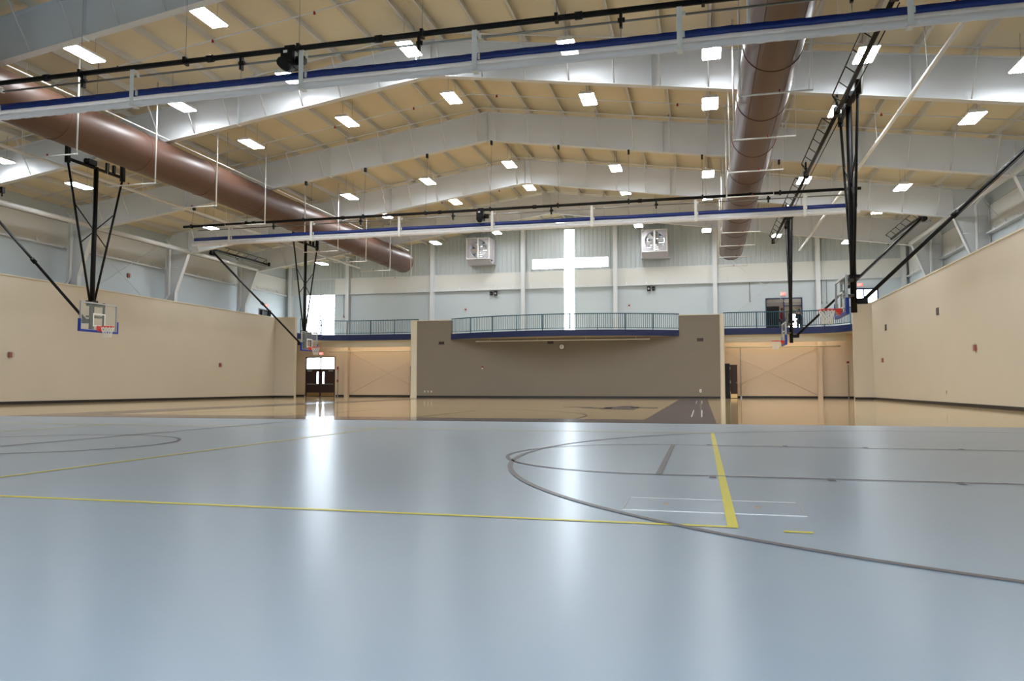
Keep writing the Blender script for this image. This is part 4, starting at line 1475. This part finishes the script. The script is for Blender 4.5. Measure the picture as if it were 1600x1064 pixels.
# faint rod bracing on the end wall
t = thing('brace_rod', 'thin crossed brace rods on the end wall near the balcony doorway', 'brace rod', (4.25, YE - .28, 4.6))
MB().tube([(-3.2, 0, .1), (3.2, 0, 5.6)], .012, 5).build('rod', M_STEEL, t)
MB().tube([(3.2, .03, .1), (-3.2, .03, 5.6)], .012, 5).build('rod', M_STEEL, t)
for x, hw, s in ((4.25, 3.1, 'recess with the open brown door'), (-23.0, 3.1, 'recess beside the double exit door')):
    t = thing('brace_rod', 'thin crossed brace rods in the ' + s, 'brace rod', (x, YE - .06, .13))
    MB().tube([(-hw, 0, .1), (hw, 0, 3.2)], .01, 5).build('rod', M_RECESS, t)
    MB().tube([(hw, .03, .1), (-hw, .03, 3.2)], .01, 5).build('rod', M_RECESS, t)


# ------------------------------------------------------------------ people
def person(loc, face, shirt, legs, pose, label):
    t = thing('person', label, 'person', loc)
    t.rotation_euler = (0, 0, face)

    def skinned(nm, verts, edges, radii, mt, root=0, lev=2):
        me = bpy.data.meshes.new(nm)
        me.from_pydata(verts, edges, [])
        o = link(nm, me, t)
        me.materials.append(mt)
        md = o.modifiers.new('skin', 'SKIN')
        for i, r in enumerate(radii):
            me.skin_vertices[0].data[i].radius = r if isinstance(r, tuple) else (r, r)
            me.skin_vertices[0].data[i].use_root = (i == root)
        md.use_smooth_shade = True
        sd = o.modifiers.new('sub', 'SUBSURF')
        sd.levels = sd.render_levels = lev
        return o
    # body: one continuous figure (pelvis root)
    v = [(0, 0, .95), (0, .01, 1.12), (0, 0, 1.3), (0, 0, 1.42), (0, 0, 1.5), (0, -.01, 1.58),
         (.18, 0, 1.4), (.25, .02, 1.13), pose[0], (-.18, 0, 1.4), (-.25, .02, 1.13), pose[1],
         (.1, 0, .9), (.11, -.01, .5), (.11, .02, .08), (.12, -.15, .04), (-.1, 0, .9), (-.12, -.01, .5), (-.13, .02, .08), (-.14, -.15, .04)]
    e = [(0, 1), (1, 2), (2, 3), (3, 4), (4, 5), (3, 6), (6, 7), (7, 8), (3, 9), (9, 10), (10, 11), (0, 12), (12, 13), (13, 14), (14, 15), (0, 16), (16, 17), (17, 18), (18, 19)]
    r = [(.16, .12), (.15, .11), (.17, .12), (.13, .1), .06, .055, .07, .052, .04, .07, .052, .04, .095, .068, .046, .04, .095, .068, .046, .04]
    skinned('body', v, e, r, M_SKIN)
    # clothing follows the body, slightly larger
    v2 = [v[0], v[1], v[2], v[3], v[6], v[7], tuple(Vector(v[7]).lerp(Vector(v[8]), .85)), v[9], v[10], tuple(Vector(v[10]).lerp(Vector(v[11]), .85)), (0, 0, .88)]
    e2 = [(0, 1), (1, 2), (2, 3), (3, 4), (4, 5), (5, 6), (3, 7), (7, 8), (8, 9), (0, 10)]
    r2 = [(.19, .145), (.185, .14), (.2, .145), (.15, .12), .09, .068, .055, .09, .068, .055, (.19, .145)]
    skinned('jacket', v2, e2, r2, shirt)
    v3 = [v[0], v[12], v[13], (v[14][0], v[14][1], .12), v[16], v[17], (v[18][0], v[18][1], .12)]
    skinned('trousers', v3, [(0, 1), (1, 2), (2, 3), (0, 4), (4, 5), (5, 6)], [(.175, .135), .115, .085, .07, .115, .085, .07], legs)
    # head
    hd = MB()
    N, K = 16, 10
    vs = []
    for j in range(K + 1):
        ph = PI * j / K
        for i in range(N):
            a = 2 * PI * i / N
            x, y, z = math.sin(ph) * math.cos(a), math.sin(ph) * math.sin(a), math.cos(ph)
            jaw = 1 - .22 * max(0, -z)
            vs.append((.075 * x * jaw, .095 * y * jaw, 1.66 + .12 * z))
    hd.add(vs, [(j * N + i, (j + 1) * N + i, (j + 1) * N + (i + 1) % N, j * N + (i + 1) % N) for j in range(K) for i in range(N)], True)
    hd.tube([(0, -.09, 1.68), (0, -.118, 1.645)], [.01, .018], 6)
    for s in (-1, 1):
        hd.tube([(s * .072, .0, 1.67), (s * .088, .012, 1.67)], .026, 8)
    hd = hd.build('head', M_SKIN, t)
    MB().box(-.025, .025, -.094, -.086, 1.603, 1.612).build('mouth', M_ALARM, hd)
    for s in (-1, 1):
        MB().tube([(s * .03, -.082, 1.675), (s * .03, -.093, 1.675)], .011, 8).build('eye', M_BLACK, hd)
    hr = MB()
    vs = []
    K2 = 6
    for j in range(K2 + 1):
        for i in range(N):
            a = 2 * PI * i / N
            ph = (PI * (.5 if math.sin(a) < -.2 else .68)) * j / K2 * (0.8 if math.sin(a) < -.2 else 1)
            x, y, z = math.sin(ph) * math.cos(a), math.sin(ph) * math.sin(a), math.cos(ph)
            vs.append((.083 * x, .104 * y + .004, 1.664 + .128 * z))
    hr.add(vs, [(j * N + i, (j + 1) * N + i, (j + 1) * N + (i + 1) % N, j * N + (i + 1) % N) for j in range(K2) for i in range(N)], True)
    hr.build('hair', M_HAIR, hd)
    # hands: palm with five fingers
    for s, w, el in ((1, v[8], v[7]), (-1, v[11], v[10])):
        w, el = Vector(w), Vector(el)
        d = (w - el).normalized()
        sd = d.cross(Vector((0, 1, 0)))
        sd = sd.normalized() if sd.length > .1 else Vector((1, 0, 0))
        up = sd.cross(d)
        m = MB()
        m.tube([w - d * .01, w + d * .03, w + d * .085], [.026, .036, .034], 8)
        for k, ln in enumerate((.06, .075, .08, .07)):
            b0 = w + d * .08 + sd * (.027 - .018 * k)
            m.tube([b0, b0 + d * ln * .5 + up * .006, b0 + d * ln + up * .025], [.0095, .009, .007], 6)
        b0 = w + d * .035 + sd * .034
        m.tube([b0, b0 + d * .03 + sd * .022, b0 + d * .06 + sd * .024 + up * .01], [.012, .011, .008], 6)
        m.build('hand', M_SKIN, t)
    for s in (14, 18):
        x = v[s][0]
        MB().prism([(.09, 0), (-.19, 0), (-.2, .04), (-.08, .09), (.08, .09)], 0, x - .045, x + .045).build('shoe', M_BLACK, t)


person((6.92, 58.9, 4.6), math.radians(200), M_COATDARK, M_TROUSER, [(.16, -.24, 1.2), (-.2, -.2, 1.22)], 'person in a dark jacket and brown trousers standing in the lobby doorway')
person((5.62, 57.6, 4.6), math.radians(60), M_REDSHIRT, M_JEANS, [(.2, -.2, 1.05), (-.26, -.08, .9)], 'person in a red shirt half hidden behind the hoop mast')
